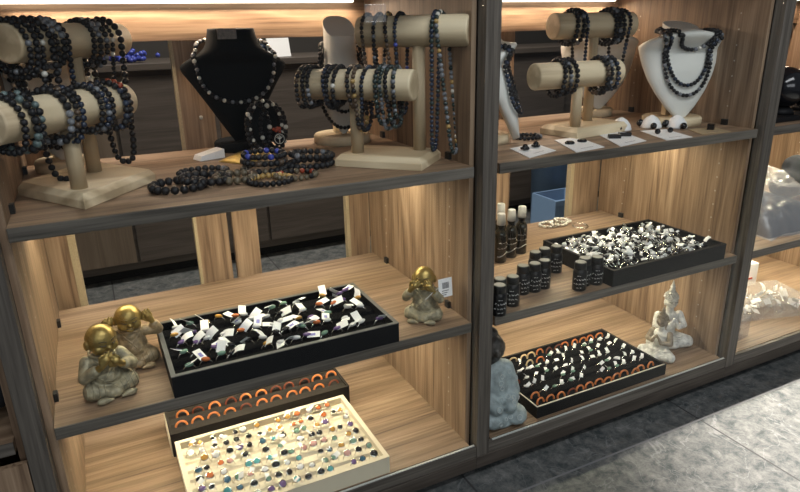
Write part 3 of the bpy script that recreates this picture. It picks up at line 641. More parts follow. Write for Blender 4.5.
cards = [
 ([(1.091, .133), (1.187, .155), (1.169, .050), (1.060, .012)], white_card, 'white earring card nearest the post with two black star studs', 'star', bead_gloss),
 ([(1.262, .168), (1.345, .176), (1.300, .022), (1.195, .006)], white_card, 'second white earring card from the post with two dark round studs', 'round', bead_gloss),
 ([(1.420, .172), (1.508, .178), (1.452, .030), (1.338, .006)], white_card, 'third white earring card from the post with two oblong black studs', 'oblong', bead_gloss),
 ([(1.561, .155), (1.640, .135), (1.595, .006), (1.501, .008)], white_card, 'fourth white earring card from the post before two white domes', 'bead', bead_gloss),
 ([(1.690, .100), (1.780, .085), (1.750, .006), (1.645, .016)], kraft, 'brown kraft earring card before the right white bust', 'cube', bead_gloss)]
for cs, mat, lab, kind, sm in cards:
    t, ctr, e, n_ = card(cs, mat, lab, kind, '')
    for sd in ((-1, 1) if kind != 'cube' else (.6,)):
        p = e * (.024 * sd) + n_ * .012; sb_ = MB()
        if kind == 'star':
            for k in range(5): sb_.ell((p.x + .007 * cos(k * 1.2566), p.y + .007 * sin(k * 1.2566), .007), (.006, .006, .004), sub=1)
            sb_.ell((p.x, p.y, .011), .007)
        elif kind == 'round': sb_.lathe([(.012, .002), (.013, .005), (.009, .009)], 20, Matrix.Translation((p.x, p.y, 0)))
        elif kind == 'oblong': sb_.box(-.016, .016, -.008, .008, .002, .012, Matrix.Translation((p.x, p.y, 0)) @ Matrix.Rotation(-.5, 4, 'Z'))
        elif kind == 'bead': sb_.ell((p.x, p.y, .009), .008)
        else: sb_.box(-.009, .009, -.009, .009, .002, .018, Matrix.Translation((p.x, p.y, 0)) @ Matrix.Rotation(.5, 4, 'Z'))
        obj('stud', sb_, sm, t)
for i, (x, y, lab) in enumerate(((1.535, .205, 'white dome stone with black bead, left of the three behind the cards'), (1.640, .190, 'white dome stone with black bead, middle of the three behind the cards'), (1.700, .150, 'pointed white dome stone nearest the right bust'))):
    t = thing('dome_stone', lab, 'stone', (x, y, Z1), .3 * i, 'white dome stones')
    obj('dome', MB().lathe([(.030, .0003), (.030, .004), (.026, .016), (.017, .028), (.006, .035), (.001, .0365)], 24), white_card, t)
    bb = MB(); bb.ell((-.030, -.022, .010), .0095); bb.ell((-.012, .028, .012), .011); obj('black_bead', bb, bead_gloss, t)

# ------------------------------------------------------------------ ring trays
def tray(label, x0, x1, y0, y1, zb, h, m_wall, m_rim, m_in, rows, name='ring_tray', wt=.009, depth=.016, slots=True):
    t = thing(name, label, 'tray', (x0, y0, zb)); W = x1 - x0; Dy = y1 - y0
    wl = MB(); wl.box(0, W, 0, wt, .0003, h); wl.box(0, W, Dy - wt, Dy, .0003, h); wl.box(0, wt, wt, Dy - wt, .0003, h); wl.box(W - wt, W, wt, Dy - wt, .0003, h); wl.box(wt, W - wt, wt, Dy - wt, .0003, .006)
    obj('frame', wl, m_wall, t)
    r = MB(); a = .0006; r.box(-a, W + a, -a, wt, h, h + .002); r.box(-a, W + a, Dy - wt, Dy + a, h, h + .002); r.box(-a, wt, wt, Dy - wt, h, h + .002); r.box(W - wt, W + a, wt, Dy - wt, h, h + .002)
    obj('rim', r, m_rim, t)
    # velvet insert: rounded ridges with slots between
    zi = h - depth; n = rows * 12; v = []; f = []
    for j in range(n + 1):
        yy = wt + (Dy - 2 * wt) * j / n; ph = (j % 12) / 12.0; zz = zi - (.007 if slots else .001) * (1 - min(1, abs(ph - .0) * 7, abs(1 - ph) * 7)) ** .7
        v += [(wt, yy, zz), (W - wt, yy, zz)]
    f = [[2 * j, 2 * j + 1, 2 * j + 3, 2 * j + 2] for j in range(n)]
    f.append([0, 2 * n, 2 * n + 1, 1])
    o = MB().add(v, f, False); obj('velvet_insert', o, m_in, t)
    return t, zb + zi
# ring kinds
def band_mesh(name, R, r, mat, flat=1.0):
    mb = MB(); mb.tube([(R * cos(2 * pi * i / 22), 0, R * sin(2 * pi * i / 22)) for i in range(22)], r, 7, True); return mb.mesh(name, mat)
BAND = {k: band_mesh('ring', .0125, .0026, m_) for k, m_ in (('orange', agate), ('pale', agate_pale), ('brown', agate_dark))}
SBAND = band_mesh('ring', .0105, .0013, silver)
TAG = []
for k in range(6):
    bend = random.uniform(-.5, .5); n = 5; v = []
    for zz in (0, .0005):
        for i in range(n + 1):
            u = i / n; v += [(u * .025, -.0080, zz + bend * .008 * sin(u * 3)), (u * .025, .0080, zz + bend * .008 * sin(u * 3))]
    f = []; m2 = 2 * (n + 1)
    for i in range(n): a = 2 * i; f += [[a, a + 2, a + 3, a + 1], [m2 + a, m2 + a + 1, m2 + a + 3, m2 + a + 2], [a, m2 + a, m2 + a + 2, a + 2], [a + 1, a + 3, m2 + a + 3, m2 + a + 1]]
    f += [[0, 1, m2 + 1, m2], [2 * n, m2 + 2 * n, m2 + 2 * n + 1, 2 * n + 1]]
    TAG.append(MB().add(v, f, False).mesh('price_tag', tag_white))
PRINT = MB().box(.006, .016, -.004, .003, .0007, .0009).mesh('print', tag_blue)
STONE = {k: MB().ell((0, 0, 0), (.0078, .0066, .0040)).mesh('stone', m_) for k, m_ in stone.items()}
_b = MB().lathe([(.0068, -.002), (.0088, 0), (.0085, .0012), (.0070, .0016)], 18).mesh('bezel', silver)
def ring(label, loc, rz, me, group, tagk=False, st=None, cat='ring', name='ring', lay=0.0, tag_dir=None, print_=False, bezel=False, stone_tilt=-.5, sc=1.0, tsc=1.0):
    o = link(name, me); o.location = loc; o.rotation_euler = (lay, 0, rz); tag(o, label, cat, group)
    if sc != 1.0: o.scale = (sc, sc, sc)
    if st:
        s_ = link('stone', STONE[st], o, (0, -.001, .0125), (stone_tilt, 0, random.uniform(-.4, .4))); s_['label'] = st + ' stone'
        if bezel: link('bezel', _b, s_, (0, 0, -.0008))
    if tagk:
        d = tag_dir if tag_dir is not None else random.uniform(-pi, pi)
        g_ = link('price_tag', random.choice(TAG), o, (random.uniform(-.004, .004), random.uniform(-.003, .003), .012), (random.uniform(-.3, .9), random.uniform(-.75, .0), d)); g_.scale = (tsc,) * 3
        if print_: link('print', PRINT, g_)
    return o
# --- tray of tagged rings, middle shelf of the left unit
tA, zA = tray('black tray of tagged silver rings between the gold monks', .212, .704, 0.000, .270, Z2, .046, blackbox, greyrim, velvet, 5, depth=.014)
cols = ['black', 'white', 'white', 'amber', 'orange', 'violet', 'green', 'white']
for r_ in range(5):
    nc = 14
    for c_ in range(nc):
        if random.random() < .06: continue
        x = .245 + .425 * c_ / (nc - 1) + random.uniform(-.008, .008); y = .038 + .046 * r_ + random.uniform(-.009, .009)
        st = random.choice(cols); tg = random.random() < .92
        ring('%s ring%s, %s row from front, %s from left, tray by gold monks' % (st, ' with tag' if tg else '', ORD[r_], ORD[c_]), (x, y, zA + .004), random.uniform(-.5, .5), SBAND, 'rings in the tray by the gold monks', tg, st, name='silver_ring', print_=random.random() < .4, sc=1.2, tsc=.92)
o = obj('corner_clip', MB().box(-.0115, 0, 0, .010, .040, .0486), goldfoil, tA, loc=(.0105, .2595, 0)); o['label'] = 'gold corner'
# --- cream tray of stone rings, bottom of the left unit
tC, zC = tray('cream tray filled with gemstone rings on the cabinet bottom', .213, .672, .004, .312, Z0, .045, cream, cream, cream, 8, wt=.011, depth=.013)
seq = ['black', 'black', 'white', 'turquoise', 'orange', 'green', 'black', 'amber', 'violet', 'white', 'black', 'pink', 'blue']
for r_ in range(8):
    nc = 15
    for c_ in range(nc):
        if random.random() < .05: continue
        x = .243 + .400 * c_ / (nc - 1) + random.uniform(-.006, .006); y = .032 + .0363 * r_ + random.uniform(-.003, .003)
        st = random.choice(seq) if r_ < 6 else random.choice(['orange', 'white', 'amber', 'white', 'black'])
        tg = random.random() < .22
        ring('%s ring%s, %s row from front, %s from left in cream tray' % (st, ' with tag' if tg else '', ORD[r_], ORD[c_]), (x, y, zC + .001), random.uniform(-.25, .25), SBAND, 'gemstone rings in the cream tray', tg, st, name='gemstone_ring', bezel=True, stone_tilt=random.uniform(.25, .8), sc=random.uniform(.85, 1.2), tsc=.75)
# --- brown tray of agate rings behind the cream tray
tB, zB = tray('long dark brown tray with two rows of orange agate rings', .206, .694, .316, .446, Z0, .066, brownfoam, brownfoam, brownfoam, 3, wt=.006, depth=.003)
obj('cream_side', MB().box(-.003, -.0007, .004, .128, .002, .055), cream, tB, label='cream side strip')
for r_ in range(2):
    for c_ in range(11):
        k = random.choices(('orange', 'pale', 'brown'), (7, .8, 3))[0]
        ring('%s agate ring, %s from left in the %s row of the brown tray' % (k, ORD[c_], ('front', 'back')[r_]), (.236 + .0425 * c_ + random.uniform(-.003, .003) + .010 * r_, .352 + .048 * r_, zB - .001), random.uniform(-.15, .15), BAND[k], 'agate rings in the brown tray', name='agate_ring', lay=random.uniform(-.25, .05), sc=1.12)
# --- black tray heaped with tagged rings, middle unit
tD, zD = tray('black tray heaped with jumbled tagged rings beside the small bottles', 1.350, 1.796, .000, .297, Z2, .046, blackbox, blackbox, velvet, 5, depth=.020)
for k in range(230):
    x = 1.573 + .200 * random.uniform(-1, 1); y = .155 + .122 * random.uniform(-1, 1)
    hgt = .002 + .011 * max(0, 1 - ((x - 1.575) / .19) ** 2) * max(0, 1 - ((y - .16) / .12) ** 2) * random.random()
    ring('silver ring with white tag in the jumbled heap behind the small bottles', (x, y, zD + hgt + .004), random.uniform(-pi, pi), SBAND, 'jumbled tagged rings in the middle unit', True, random.choice(('white', 'black', 'black', 'white', None, None, None)), name='tagged_ring', lay=random.uniform(-1.3, 1.3), sc=random.uniform(.95, 1.25), tsc=random.uniform(.4, .7))
# --- black tray of orange and tagged rings, bottom of the middle unit
tE, zE = tray('black tray of orange agate and tagged rings on the bottom of the middle unit', 1.126, 1.620, .012, .288, Z0, .034, blackbox, blackbox, velvet, 7, depth=.010, wt=.007)
obj('pale_rim_line', MB().box(.003, .491, .0015, .0055, .0361, .0368).box(.0015, .0045, .0015, .272, .0361, .0368), palerim, tE, label='thin pale edge line'); tE['label'] = 'pale-rimmed black tray of orange and tagged rings on the bottom of the middle unit'
for r_ in range(7):
    nc = 13
    for c_ in range(nc):
        x = 1.162 + .420 * c_ / (nc - 1) + random.uniform(-.005, .005); y = .038 + .0375 * r_ + random.uniform(-.004, .004)
        edge = r_ == 0 or (r_ == 6 and not 2 <= c_ <= 4) or (c_ in (0,) and r_ in (1, 3, 6)) or (r_ == 5 and c_ in (3, 4))
        if random.random() < .07: continue
        wh = '%s row from front, %s from left in pale-rimmed tray' % (ORD[r_], ORD[c_])
        if edge or (r_ == 6): 
            kk = 'pale' if (r_ == 6 and 2 <= c_ <= 4) else random.choices(('orange', 'pale', 'brown'), (9, .6, 1.4))[0]
            ring('%s agate ring, %s' % (kk, wh), (x, y, zE + .002), random.uniform(-.2, .2), BAND[kk], 'agate rings in the pale-rimmed tray', name='agate_ring', lay=random.uniform(-.3, .1), sc=1.05)
        else:
            ring('silver ring with white tag, %s' % wh, (x, y, zE + .003), random.uniform(-.6, .6), SBAND, 'tagged rings in the pale-rimmed tray', True, random.choice((None, 'white', 'green')), name='silver_ring', tag_dir=random.gauss(.5, .6), tsc=.6)

# ------------------------------------------------------------------ bottles
def scribble(lb, R, rows):
    # small white handwriting: broken strokes of uneven height, wrapped on the bottle
    for z, half, h in rows:
        a = -half
        while a < half:
            k = random.randint(3, 6); st = random.uniform(.045, .08)
            lb.tube([(R * sin(a + st * i), -R * cos(a + st * i), z + h * (random.random() - .4) * (1.2 if i == 1 else .8)) for i in range(k)], .00042, 5)
            a += st * k + random.uniform(.05, .14)
def spray_bottle():
    t = thing('spray_bottle', 'x', 'bottle', (0, 0, 0))
    obj('body', MB().lathe([(.0165, .0003), (.0182, .002), (.0182, .084), (.0172, .092), (.0125, .100), (.0085, .104), (.0085, .112)], 28), bottle_m, t)
    obj('collar', MB().lathe([(.0105, .108), (.0105, .120)], 24), capblack, t)
    obj('cap', MB().lathe([(.0125, .117), (.0132, .120), (.0120, .150), (.0105, .152)], 24), cap_clear, t)
    lb = MB()
    scribble(lb, .0187, ((.064, .7, .006), (.046, .9, .0065)))
    pts = [(.0187 * sin(a), -.0187 * cos(a), .026 + .006 * sin(a * 2)) for a in [-1 + .1 * k for k in range(21)]]; lb.tube(pts, .0008, 5)
    obj('label_writing', lb, tag_white, t, label='white handwritten label')
    return t
p = spray_bottle()
for i, (x, y, lab) in enumerate([(1.303, .347, 'tall dark spray bottle with clear cap, rightmost of the four'), (1.254, .334, 'tall dark spray bottle with clear cap, second from right'), (1.202, .314, 'tall dark spray bottle with clear cap, nearest the post'), (1.265, .405, 'tall dark spray bottle with clear cap, hindmost of the four')]):
    o = p if i == 0 else copy_tree(p); o.location = (x, y, Z2); o.rotation_euler = (0, 0, -.5 + .2 * i); o['label'] = lab; o['group'] = 'tall spray bottles'
def oil_bottle():
    t = thing('oil_bottle', 'x', 'bottle', (0, 0, 0))
    obj('body', MB().lathe([(.0155, .0003), (.0175, .002), (.0175, .046), (.0155, .053), (.0110, .056)], 28), bottle_s, t)
    cp = obj('cap', MB().lathe([(.0140, .055), (.0150, .056), (.0150, .070), (.0140, .0722)], 28), capblack, t)
    obj('cap_top', MB().lathe([(.0128, .0722), (.0120, .0729)], 24), capgrey, cp)
    lb = MB()
    scribble(lb, .0180, ((.040, .35, .003), (.031, .75, .0055), (.019, .85, .0055), (.010, .4, .003)))
    obj('label_writing', lb, tag_white, t, label='white handwritten label')
    return t
p = oil_bottle()
for i, (x, y, lab) in enumerate([
 (1.047, .040, 'small black bottle, right one of the front three beside the post'), (1.010, .043, 'small black bottle, middle one of the front three beside the post'), (.985, .010, 'small black bottle mostly hidden by the post'),
 (1.115, .088, 'small black bottle, left of the middle row of three'), (1.152, .086, 'small black bottle, centre of the middle row of three'), (1.189, .092, 'small black bottle, right of the middle row of three'),
 (1.209, .157, 'small black bottle, left of the back row of three'), (1.250, .168, 'small black bottle, centre of the back row of three'), (1.292, .167, 'small black bottle, right of the back row against the tray'),
 (1.263, .034, 'small black bottle, left of the three before the heaped tray'), (1.295, .053, 'small black bottle, middle of the three before the heaped tray'), (1.3295, .043, 'small black bottle, right of the three before the heaped tray')]):
    o = p if i == 0 else copy_tree(p); o.location = (x, y, Z2); o.scale = (1.08, 1.08, 1.1); o.rotation_euler = (0, 0, -.6 + random.uniform(-.3, .3)); o['label'] = lab; o['group'] = 'small black oil bottles'
# pale bead bracelets and ring loop behind the bottles
for i, (x, y, rx, lab) in enumerate(((1.555, .520, .034, 'silver bead bracelet, left of the pale pile at the shelf back'), (1.585, .505, .030, 'silver bead bracelet, middle of the pale pile at the shelf back'), (1.612, .515, .030, 'silver bead bracelet, right of the pale pile at the shelf back'))):
    rb = .0052; strand(ring_on(x, y, Z2 + rb + .004 * i + .002, rx, rx * .8, rb, .06 * i), rb, [bead_white, steel], lab, 'bracelet', 'silver bracelets at the shelf back', 'bead_bracelet', every(2))
o = obj('bangle', MB().tube([(.026 * cos(i * pi / 16), .026 * sin(i * pi / 16), .0035 + .002 * sin(i * pi / 16)) for i in range(32)], .0022, 7, True), silver, None, (1.642, .455, Z2 + .0022)); tag(o, 'plain silver bangle lying right of the pale bracelet pile', 'bangle')

# ------------------------------------------------------------------ figurines
def mirror(f): f(-1); f(1)
def monk_head(t, M, s, mat=None):
    h = MB(); h.ell((0, 0, 0), (.215 * s, .215 * s, .220 * s), M, 3)
    for sx in (-1, 1):
        h.ell((sx * .09 * s, -.115 * s, -.085 * s), (.105 * s, .095 * s, .095 * s), M); h.ell((sx * .215 * s, .01 * s, -.04 * s), (.035 * s, .055 * s, .085 * s), M)
    h.ell((0, -.212 * s, -.05 * s), (.032 * s, .035 * s, .035 * s), M); h.ell((0, -.15 * s, -.165 * s), (.07 * s, .06 * s, .045 * s), M); h.ell((0, .02 * s, -.19 * s), (.11 * s, .11 * s, .09 * s), M)
    hd = sculpt(h, mat or gold, 'head', t, .010 * s, 3)
    fm = MB()
    for sx in (-1, 1):
        fm.tube([M @ Vector((sx * (.045 + .075 * k / 6) * s, (-.217 + .05 * (k / 6) ** 2) * s, (.012 - .014 * sin(pi * k / 6)) * s)) for k in range(7)], .008 * s, 5)
        fm.tube([M @ Vector((sx * (.035 + .09 * k / 6) * s, (-.214 + .05 * (k / 6) ** 2) * s, (.058 + .018 * sin(pi * k / 6)) * s)) for k in range(7)], .006 * s, 5)
    fm.tube([M @ Vector(((-.06 + .02 * k) * s, (-.211 + .02 * abs(k - 3) / 3) * s, (-.112 - .016 * sin(pi * k / 6)) * s)) for k in range(7)], .008 * s, 5)
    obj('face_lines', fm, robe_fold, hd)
    return hd
def hand(h, wrist, tip, s, M=None):
    """palm with four curled fingers and a thumb, built towards tip"""
    a = Vector(wrist); b2 = Vector(tip); d = (b2 - a).normalized(); sd = d.cross(Vector((0, 1, .2))).normalized(); L = (b2 - a).length
    limb(h, [a, a + d * L * .5], [.045 * s, .055 * s])
    for k in range(4):
        o_ = sd * (.030 * (k - 1.5) * 1.1) * s; ln = (.9, 1.0, .97, .82)[k]
        limb(h, [a + d * L * .45 + o_, a + d * L * .75 * ln + o_ * 1.15, a + d * L * ln + o_ * 1.2 + Vector((0, .02 * s, 0))], [.022 * s, .019 * s, .016 * s], 1)
    limb(h, [a + d * L * .2 + sd * .05 * s, a + d * L * .5 + sd * .095 * s, a + d * L * .68 + sd * .085 * s], [.024 * s, .02 * s, .017 * s], 1)
def monk(label, loc, rz, s, rmat, pose, headyaw=0, headtilt=0):
    t = thing('monk_figurine', label, 'figurine', (*loc, Z2), rz, 'gold baby monk figurines')
    b_ = MB(); P = lambda *v: tuple(q * s for q in v)
    b_.ell(P(0, -.02, .10), P(.29, .25, .10)); 
    for sx in (-1, 1):
        limb(b_, [P(sx * .13, .05, .15), P(sx * .235, -.12, .13)], [.14 * s, .12 * s]); limb(b_, [P(sx * .24, -.13, .11), P(sx * -.04, -.26, .085)], [.115 * s, .075 * s])
    b_.ell(P(0, .04, .30), P(.235, .20, .25)); b_.ell(P(0, .03, .46), P(.20, .16, .15)); b_.ell(P(0, -.09, .26), P(.19, .14, .15))
    limb(b_, [P(0, .02, .52), P(0, 0, .62)], [.13 * s, .10 * s])
    hs = MB(); arms = []
    if pose == 'mouth':
        arms = [((-.21, .02, .49), (-.29, -.10, .33), (-.10, -.27, .50), (.03, -.285, .66)), ((.21, .02, .49), (.31, -.08, .34), (.13, -.26, .46), (.02, -.30, .60))]
    elif pose == 'ears':
        arms = [((-.21, .02, .49), (-.38, .0, .50), (-.31, -.04, .66), (-.235, -.05, .84)), ((.21, .02, .49), (.40, -.0, .47), (.33, -.04, .64), (.235, -.05, .84))]
    else:
        arms = [((-.21, .02, .49), (-.30, -.16, .44), (-.20, -.26, .62), (-.05, -.275, .80)), ((.21, .02, .49), (.30, -.16, .44), (.20, -.26, .62), (.05, -.275, .80))]
    for sh, el, wr, tp in arms:
        limb(b_, [P(*sh), P(*el)], [.090 * s, .085 * s]); e2 = Vector(P(*el)).lerp(Vector(P(*wr)), .62)
        limb(b_, [P(*el), e2], [.085 * s, .078 * s]); limb(hs, [e2, P(*wr)], [.055 * s, .045 * s]); hand(hs, P(*wr), P(*tp), s)
    rb_ = sculpt(b_, rmat, 'robe', t, .012 * s, 3)
    ft = MB(); 
    for sx in (-1, 1): ft.ell(P(sx * .17, -.34, .055), P(.09, .05, .05)); limb(ft, [P(sx * .12, -.35, .05), P(sx * .06, -.375, .06)], [.035 * s, .02 * s])
    sculpt(ft, rmat, 'foot', t, .010 * s, 2)
    fl = MB(); bv = BVHTree.FromPolygons([q.co.copy() for q in rb_.data.vertices], [list(q.vertices) for q in rb_.data.polygons])
    def drape(fx, fz, r, y0=-1):   # a fold that follows the cloth surface
        pts = []
        for q in range(15):
            h = bv.ray_cast(Vector((fx(q / 14) * s, -s, fz(q / 14) * s)), Vector((0, 1, 0)))
            if h[0] is not None: pts.append(h[0] + h[1] * .001 * s)
        if len(pts) > 4: fl.tube(pts, r * s, 6)
    drape(lambda u: -.15 + .20 * u, lambda u: .55 - .24 * u, .014); drape(lambda u: .15 - .26 * u, lambda u: .55 - .30 * u, .014)
    for k in range(4): drape(lambda u, k=k: -.24 + .06 * k + .34 * u, lambda u, k=k: .40 - .055 * k - .10 * sin(pi * u), .008)
    for k in range(4):
        for sx in (-1, 1): drape(lambda u, k=k, sx=sx: sx * (.10 + .065 * k + .03 * u), lambda u, k=k: .20 - .14 * u + .03 * k * (1 - u), .008)
    fl.tube([P(.16 * cos(a), .01 + .15 * sin(a), .585 + .02 * sin(a)) for a in [2 * pi * q / 24 for q in range(24)]], .020 * s, 6, True)
    obj('robe_fold', fl, rmat, rb_)
    hd = MB()
    sculpt(hs, gold, 'hand', t, .008 * s, 2)
    M = Matrix.Translation(P(0, -.03, .785)) @ Matrix.Rotation(headyaw, 4, 'Z') @ Matrix.Rotation(headtilt, 4, 'X'); monk_head(t, M, s * .90)
    return t
monk('gold baby monk figurine covering its mouth, nearest the left edge', (.100, .098), radians(14), .150, robe, 'mouth', radians(15), radians(12))
monk('gold baby monk figurine covering its ears, behind the first monk', (.156, .195), radians(4), .140, robe2, 'ears', radians(0), radians(10))
m3 = monk('gold baby monk figurine covering its eyes at the right end of the shelf', (.818, .088), radians(-38), .137, robe, 'eyes', 0, radians(8))
t = thing('price_card', 'white price card with black barcode hanging at the right gold monk', 'price tag', (.856, .052, .536)); t.rotation_euler = (radians(80), radians(5), radians(12))
obj('card', MB().box(-.022, .022, -.023, .023, 0, .0008), white_card, t); bc = MB(); x = -.010
for k in range(11):
    wd = random.choice((.0008, .0012, .0018)); bc.box(x, x + wd, -.002, .013, .0009, .0011); x += wd + .0008
for k in range(3): bc.box(-.012, .010 - .004 * k, -.008 - .005 * k, -.0062 - .005 * k, .0009, .0011)
obj('barcode', bc, ink, t); obj('string', MB().tube([(-.020, .004, .001), (-.045, -.004, .004), (-.070, -.016, .006)], .0006, 5), white_card, t)
# white praying buddha
def buddha(label, loc, rz, s, mat, mat2, kind):
    t = thing('buddha_figurine' if kind != 'cloak' else 'cloaked_figurine', label, 'figurine', (*loc, Z0), rz, None); P = lambda *v: tuple(q * s for q in v); b_ = MB()
    for sx in (-1, 1):
        limb(b_, [P(sx * .08, .04, .10), P(sx * .25, -.08, .09)], [.10 * s, .085 * s]); limb(b_, [P(sx * .26, -.09, .075), P(sx * -.05, -.17, .065)], [.075 * s, .05 * s])
    b_.ell(P(0, .03, .09), P(.22, .17, .09)); b_.ell(P(0, .04, .28), P(.125, .095, .20)); b_.ell(P(0, .04, .42), P(.15, .085, .10)); limb(b_, [P(0, .04, .48), P(0, .02, .60)], [.06 * s, .05 * s])
    low = sculpt(b_, mat2 if kind == 'angel' else mat, 'robe', t, .010 * s, 3)
    a_ = MB()
    for sx in (-1, 1):
        limb(a_, [P(sx * .15, .04, .45), P(sx * .20, -.02, .31), P(sx * .08, -.13, .33)], [.058 * s, .050 * s, .036 * s]); limb(a_, [P(sx * .08, -.13, .33), P(sx * .018, -.15, .45)], [.034 * s, .018 * s])
        for k in range(3): limb(a_, [P(sx * .014, -.145 - .012 * k + .012, .42), P(sx * .010, -.145 - .012 * k + .012, .475)], [.011 * s, .008 * s], 1)
    sculpt(a_, mat, 'arm', t, .008 * s, 2)
    h = MB(); h.ell(P(0, .01, .675), P(.085, .09, .105), sub=3)
    for sx in (-1, 1): h.ell(P(sx * .086, .02, .655), P(.014, .025, .05))
    h.ell(P(0, -.083, .67), P(.014, .018, .025)); h.ell(P(0, -.07, .625), P(.03, .02, .015))
    hd = sculpt(h, mat, 'head', t, .008 * s, 2)
    hr = MB(); hr.ell(P(0, .03, .73), P(.090, .090, .065))
    for k in range(60):
        a = k * 2.4; q = k / 60; hr.ell(P(.088 * cos(a) * sqrt(1 - q * q * .8), .03 + .088 * sin(a) * sqrt(1 - q * q * .8) , .715 + .085 * q), .018 * s, None, 1)
    hr.ell(P(0, .02, .81), P(.05, .05, .045)); hr.lathe([(.045 * s, .83 * s), (.03 * s, .87 * s), (.036 * s, .89 * s), (.016 * s, .93 * s), (.003 * s, .985 * s)], 16, Matrix.Translation(P(0, .02, 0)))
    obj('hair', hr, mat, t)
    fm = MB()
    for sx in (-1, 1): fm.tube([P(sx * (.018 + .045 * k / 5), -.082 + .02 * (k / 5) ** 2, .688 - .006 * sin(pi * k / 5)) for k in range(6)], .004 * s, 5)
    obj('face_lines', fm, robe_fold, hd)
    fl = MB()
    for k in range(6): fl.tube([P(-.20 + .40 * u, -.13 - .075 * sin(pi * u) + .012 * k, .055 + .022 * k + .02 * sin(pi * u)) for u in [q / 10 for q in range(11)]], .010 * s, 5)
    obj('robe_fold', fl, mat2 if kind == 'angel' else mat, low)
    return t
buddha('white praying buddha figurine in the back right corner of the cabinet bottom', (1.780, .150), radians(-25), .235, antique, antique, 'pray')
k_ = buddha('grey brown kneeling figurine with small wing in front of the white buddha', (1.690, .105), radians(-72), .185, bronze_grey, antique, 'angel')
wg = MB(); wg.add([(0, 0, 0), (.0, .045, .02), (0, .06, .05), (0, .02, .04), (.007, 0, 0), (.007, .045, .02), (.007, .06, .05), (.007, .02, .04)], [[3, 2, 1, 0], [4, 5, 6, 7], [0, 1, 5, 4], [1, 2, 6, 5], [2, 3, 7, 6], [3, 0, 4, 7]])
obj('wing', wg, bronze_grey, k_, loc=(-.012, .022, .050), bevel=.002)
# blue-grey cloaked figurine beside the post
t = thing('cloaked_figurine', 'blue grey cloaked stone figurine with dark head beside the post', 'figurine', (1.040, .085, Z0), radians(-8))
b_ = MB(); s = .225
b_.lathe([(.090, .002), (.098, .012), (.094, .03), (.075, .055), (.066, .09), (.058, .13), (.046, .160), (.02, .178)], 32, Matrix.Translation((-.012, 0, 0)) @ Matrix.Diagonal((.62, .8, 1.05, 1)))
for sx in (-1, 1): b_.ell((sx * .034 - .004, -.045, .026), (.038, .045, .027)); limb(b_, [(sx * .030 - .012, -.01, .150), (sx * .046 - .012, -.02, .085), (sx * .02 - .012, -.065, .065)], [.026, .026, .020])
cl = sculpt(b_, bluegrey, 'cloak', t, .004, 3)
sp = MB()
bv = BVHTree.FromPolygons([v.co.copy() for v in cl.data.vertices], [list(q.vertices) for q in cl.data.polygons])
for k in range(46):
    a = random.uniform(-pi, pi); z = random.uniform(.02, .16); h = bv.ray_cast(Vector((.4 * cos(a), .4 * sin(a), z)), Vector((-cos(a), -sin(a), 0)))
    if h[0] is not None:
        q = h[1].to_track_quat('Z', 'Y').to_matrix().to_4x4(); r0 = random.uniform(.004, .008)
        sp.tube([Matrix.Translation(h[0]) @ q @ Vector((r0 * cos(i * pi / 6), r0 * sin(i * pi / 6), .0003)) for i in range(12)], .0012, 5, True)
o = obj('circle_pattern', sp, spotm, cl)
h = MB(); h.ell((0, -.005, .205), (.036, .036, .042)); h.ell((0, -.04, .2), (.008, .01, .012)); h.ell((0, .0, .245), (.018, .018, .018)); limb(h, [(0, 0, .15), (0, 0, .18)], [.025, .024])
for sx in (-1, 1): h.ell((sx * .036, 0, .198), (.006, .01, .018))
sculpt(h, darkstone, 'head', t, .003, 2, (-.020, 0, .012))

# ------------------------------------------------------------------ right-hand unit
def globe(label, loc, r, mat):
    t = thing('stone_ball', label, 'ball', loc, 0, 'dark polished balls on the upper shelf')
    obj('ball', MB().ell((0, 0, r + .018), r, sub=3), mat, t); obj('stand', MB().lathe([(r * .62, .0003), (r * .55, .012), (r * .38, .022)], 28), blackbox, t); return t
globe('glossy black ball by the right post on the upper shelf', (2.095, .10, Z1 + .0155), .062, bead_gloss); globe('second dark ball at the right photo edge', (2.235, .115, Z1 + .0155), .060, bottle_m)
o = obj('dark_tray', MB().box(-.13, .30, -.06, .12, .0003, .015), blackbox, None, (2.08, .10, Z1), bevel=.002); tag(o, 'flat dark tray under the black balls', 'tray')
# plastic bag with dark clothes
t = thing('plastic_bag', 'clear plastic bag bulging over dark folded cloth on the right unit shelf', 'bag', (2.24, .20, Z2), 0)
def lump(W, Dy, H, n=34, amp=.012, seed=1, top=None):
    from mathutils import noise
    v = []; f = []
    for j in range(n + 1):
        for i in range(n + 1):
            u = i / n * 2 - 1; q = j / n * 2 - 1; e = max(0, (1 - abs(u) ** 3) * (1 - abs(q) ** 3)) ** .6
            z = H * e * (1 if top is None else top(u, q)); nz = noise.noise((u * 2.3 + seed, q * 2.3, seed)); n2 = 1 - abs(noise.noise((u * 4 + seed, q * 4, seed * 2))) * 2
            v.append((u * W + amp * nz, q * Dy + amp * nz, .001 + max(0, z + e * (amp * nz + amp * .9 * n2))))
    f = [[j * (n + 1) + i, j * (n + 1) + i + 1, (j + 1) * (n + 1) + i + 1, (j + 1) * (n + 1) + i] for j in range(n) for i in range(n)]
    o_ = len(v); v += [(a, b2, .0006) for a, b2, c in v]; f += [[q + o_ for q in reversed(g_)] for g_ in f[:]]
    return MB().add(v, f, True)
obj('dark_cloth', lump(.160, .145, .085, amp=.008, seed=3), blackcloth, t)
obj('film', lump(.172, .160, .195, n=48, amp=.026, seed=5, top=lambda u, q: .80 + .26 * q), polybag, t)
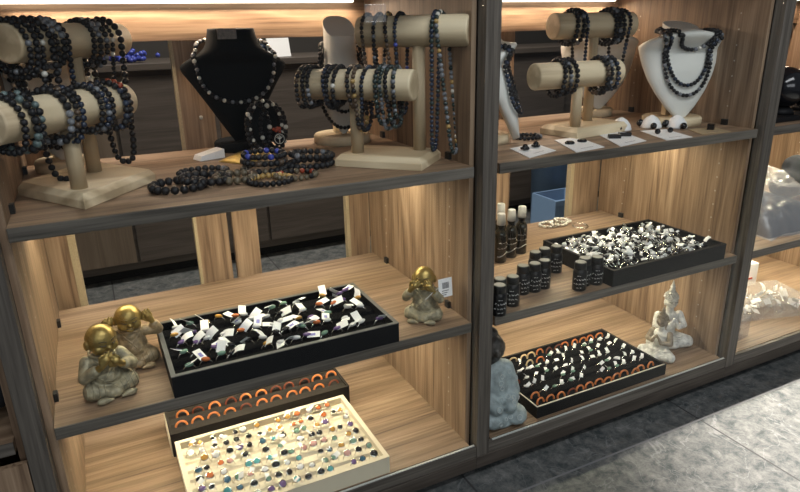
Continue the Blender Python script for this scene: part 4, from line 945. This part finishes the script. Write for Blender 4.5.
o = sculpt(MB().ell((0, 0, .06), (.09, .06, .06)).ell((.05, .01, .12), (.06, .05, .05)), blackcloth, 'black_bag', None, .008, 4, (2.58, .33, Z2 + .004)); tag(o, 'crumpled black bag at the right photo edge behind the plastic bag', 'bag')
# boxes of rings on the bottom
def clear_box(label, loc, rz, W, Dy, H, n, grp):
    t = thing('clear_box', label, 'box', loc, rz); a = .002; wl = MB()
    wl.box(0, W, 0, a, .0003, H); wl.box(0, W, Dy - a, Dy, .0003, H); wl.box(0, a, a, Dy - a, .0003, H); wl.box(W - a, W, a, Dy - a, .0003, H); wl.box(a, W - a, a, Dy - a, .0003, .002)
    obj('body', wl, acrylic, t); ld = obj('lid', MB().box(-.001, W + .001, -.001, Dy + .001, H + .0002, H + .003), acrylic, t)
    M = Matrix.Translation(loc) @ Matrix.Rotation(rz, 4, 'Z')
    for k in range(n):
        p_ = M @ Vector((random.uniform(.025, W - .025), random.uniform(.025, Dy - .025), random.uniform(.016, max(.02, H - .022))))
        ring('silver ring with tag inside the %s' % grp, p_, random.uniform(-pi, pi), SBAND, 'rings in the ' + grp, True, None, name='boxed_ring', lay=random.uniform(-1.3, 1.3), sc=1.3)
clear_box('long clear plastic box full of tagged rings on the right unit bottom', (2.10, .150, Z0), radians(-16), .34, .20, .055, 44, 'long clear box')
clear_box('small clear plastic box beside the right post', (1.985, .045, Z0), radians(8), .085, .075, .075, 3, 'small clear box beside the right post')
for (x, y, rz, W, Dy, H, lab) in ((2.085, .425, .1, .11, .10, .120, 'white and red carton at the left back of the right unit bottom'), (2.205, .375, -.12, .30, .09, .095, 'long white and red carton behind the clear box')):
    t = thing('carton', lab, 'box', (x, y, Z0), rz, 'white and red cartons')
    obj('body', MB().box(0, W, 0, Dy, .0003, H), white_card, t, bevel=.001)
    pr = MB(); pr.box(.006, W * .42, -.0008, -.0001, H * .2, H * .55); pr.box(W * .5, W * .92, -.0008, -.0001, H * .3, H * .38); pr.box(W * .5, W * .8, -.0008, -.0001, H * .48, H * .54); obj('red_print', pr, red_print, t)
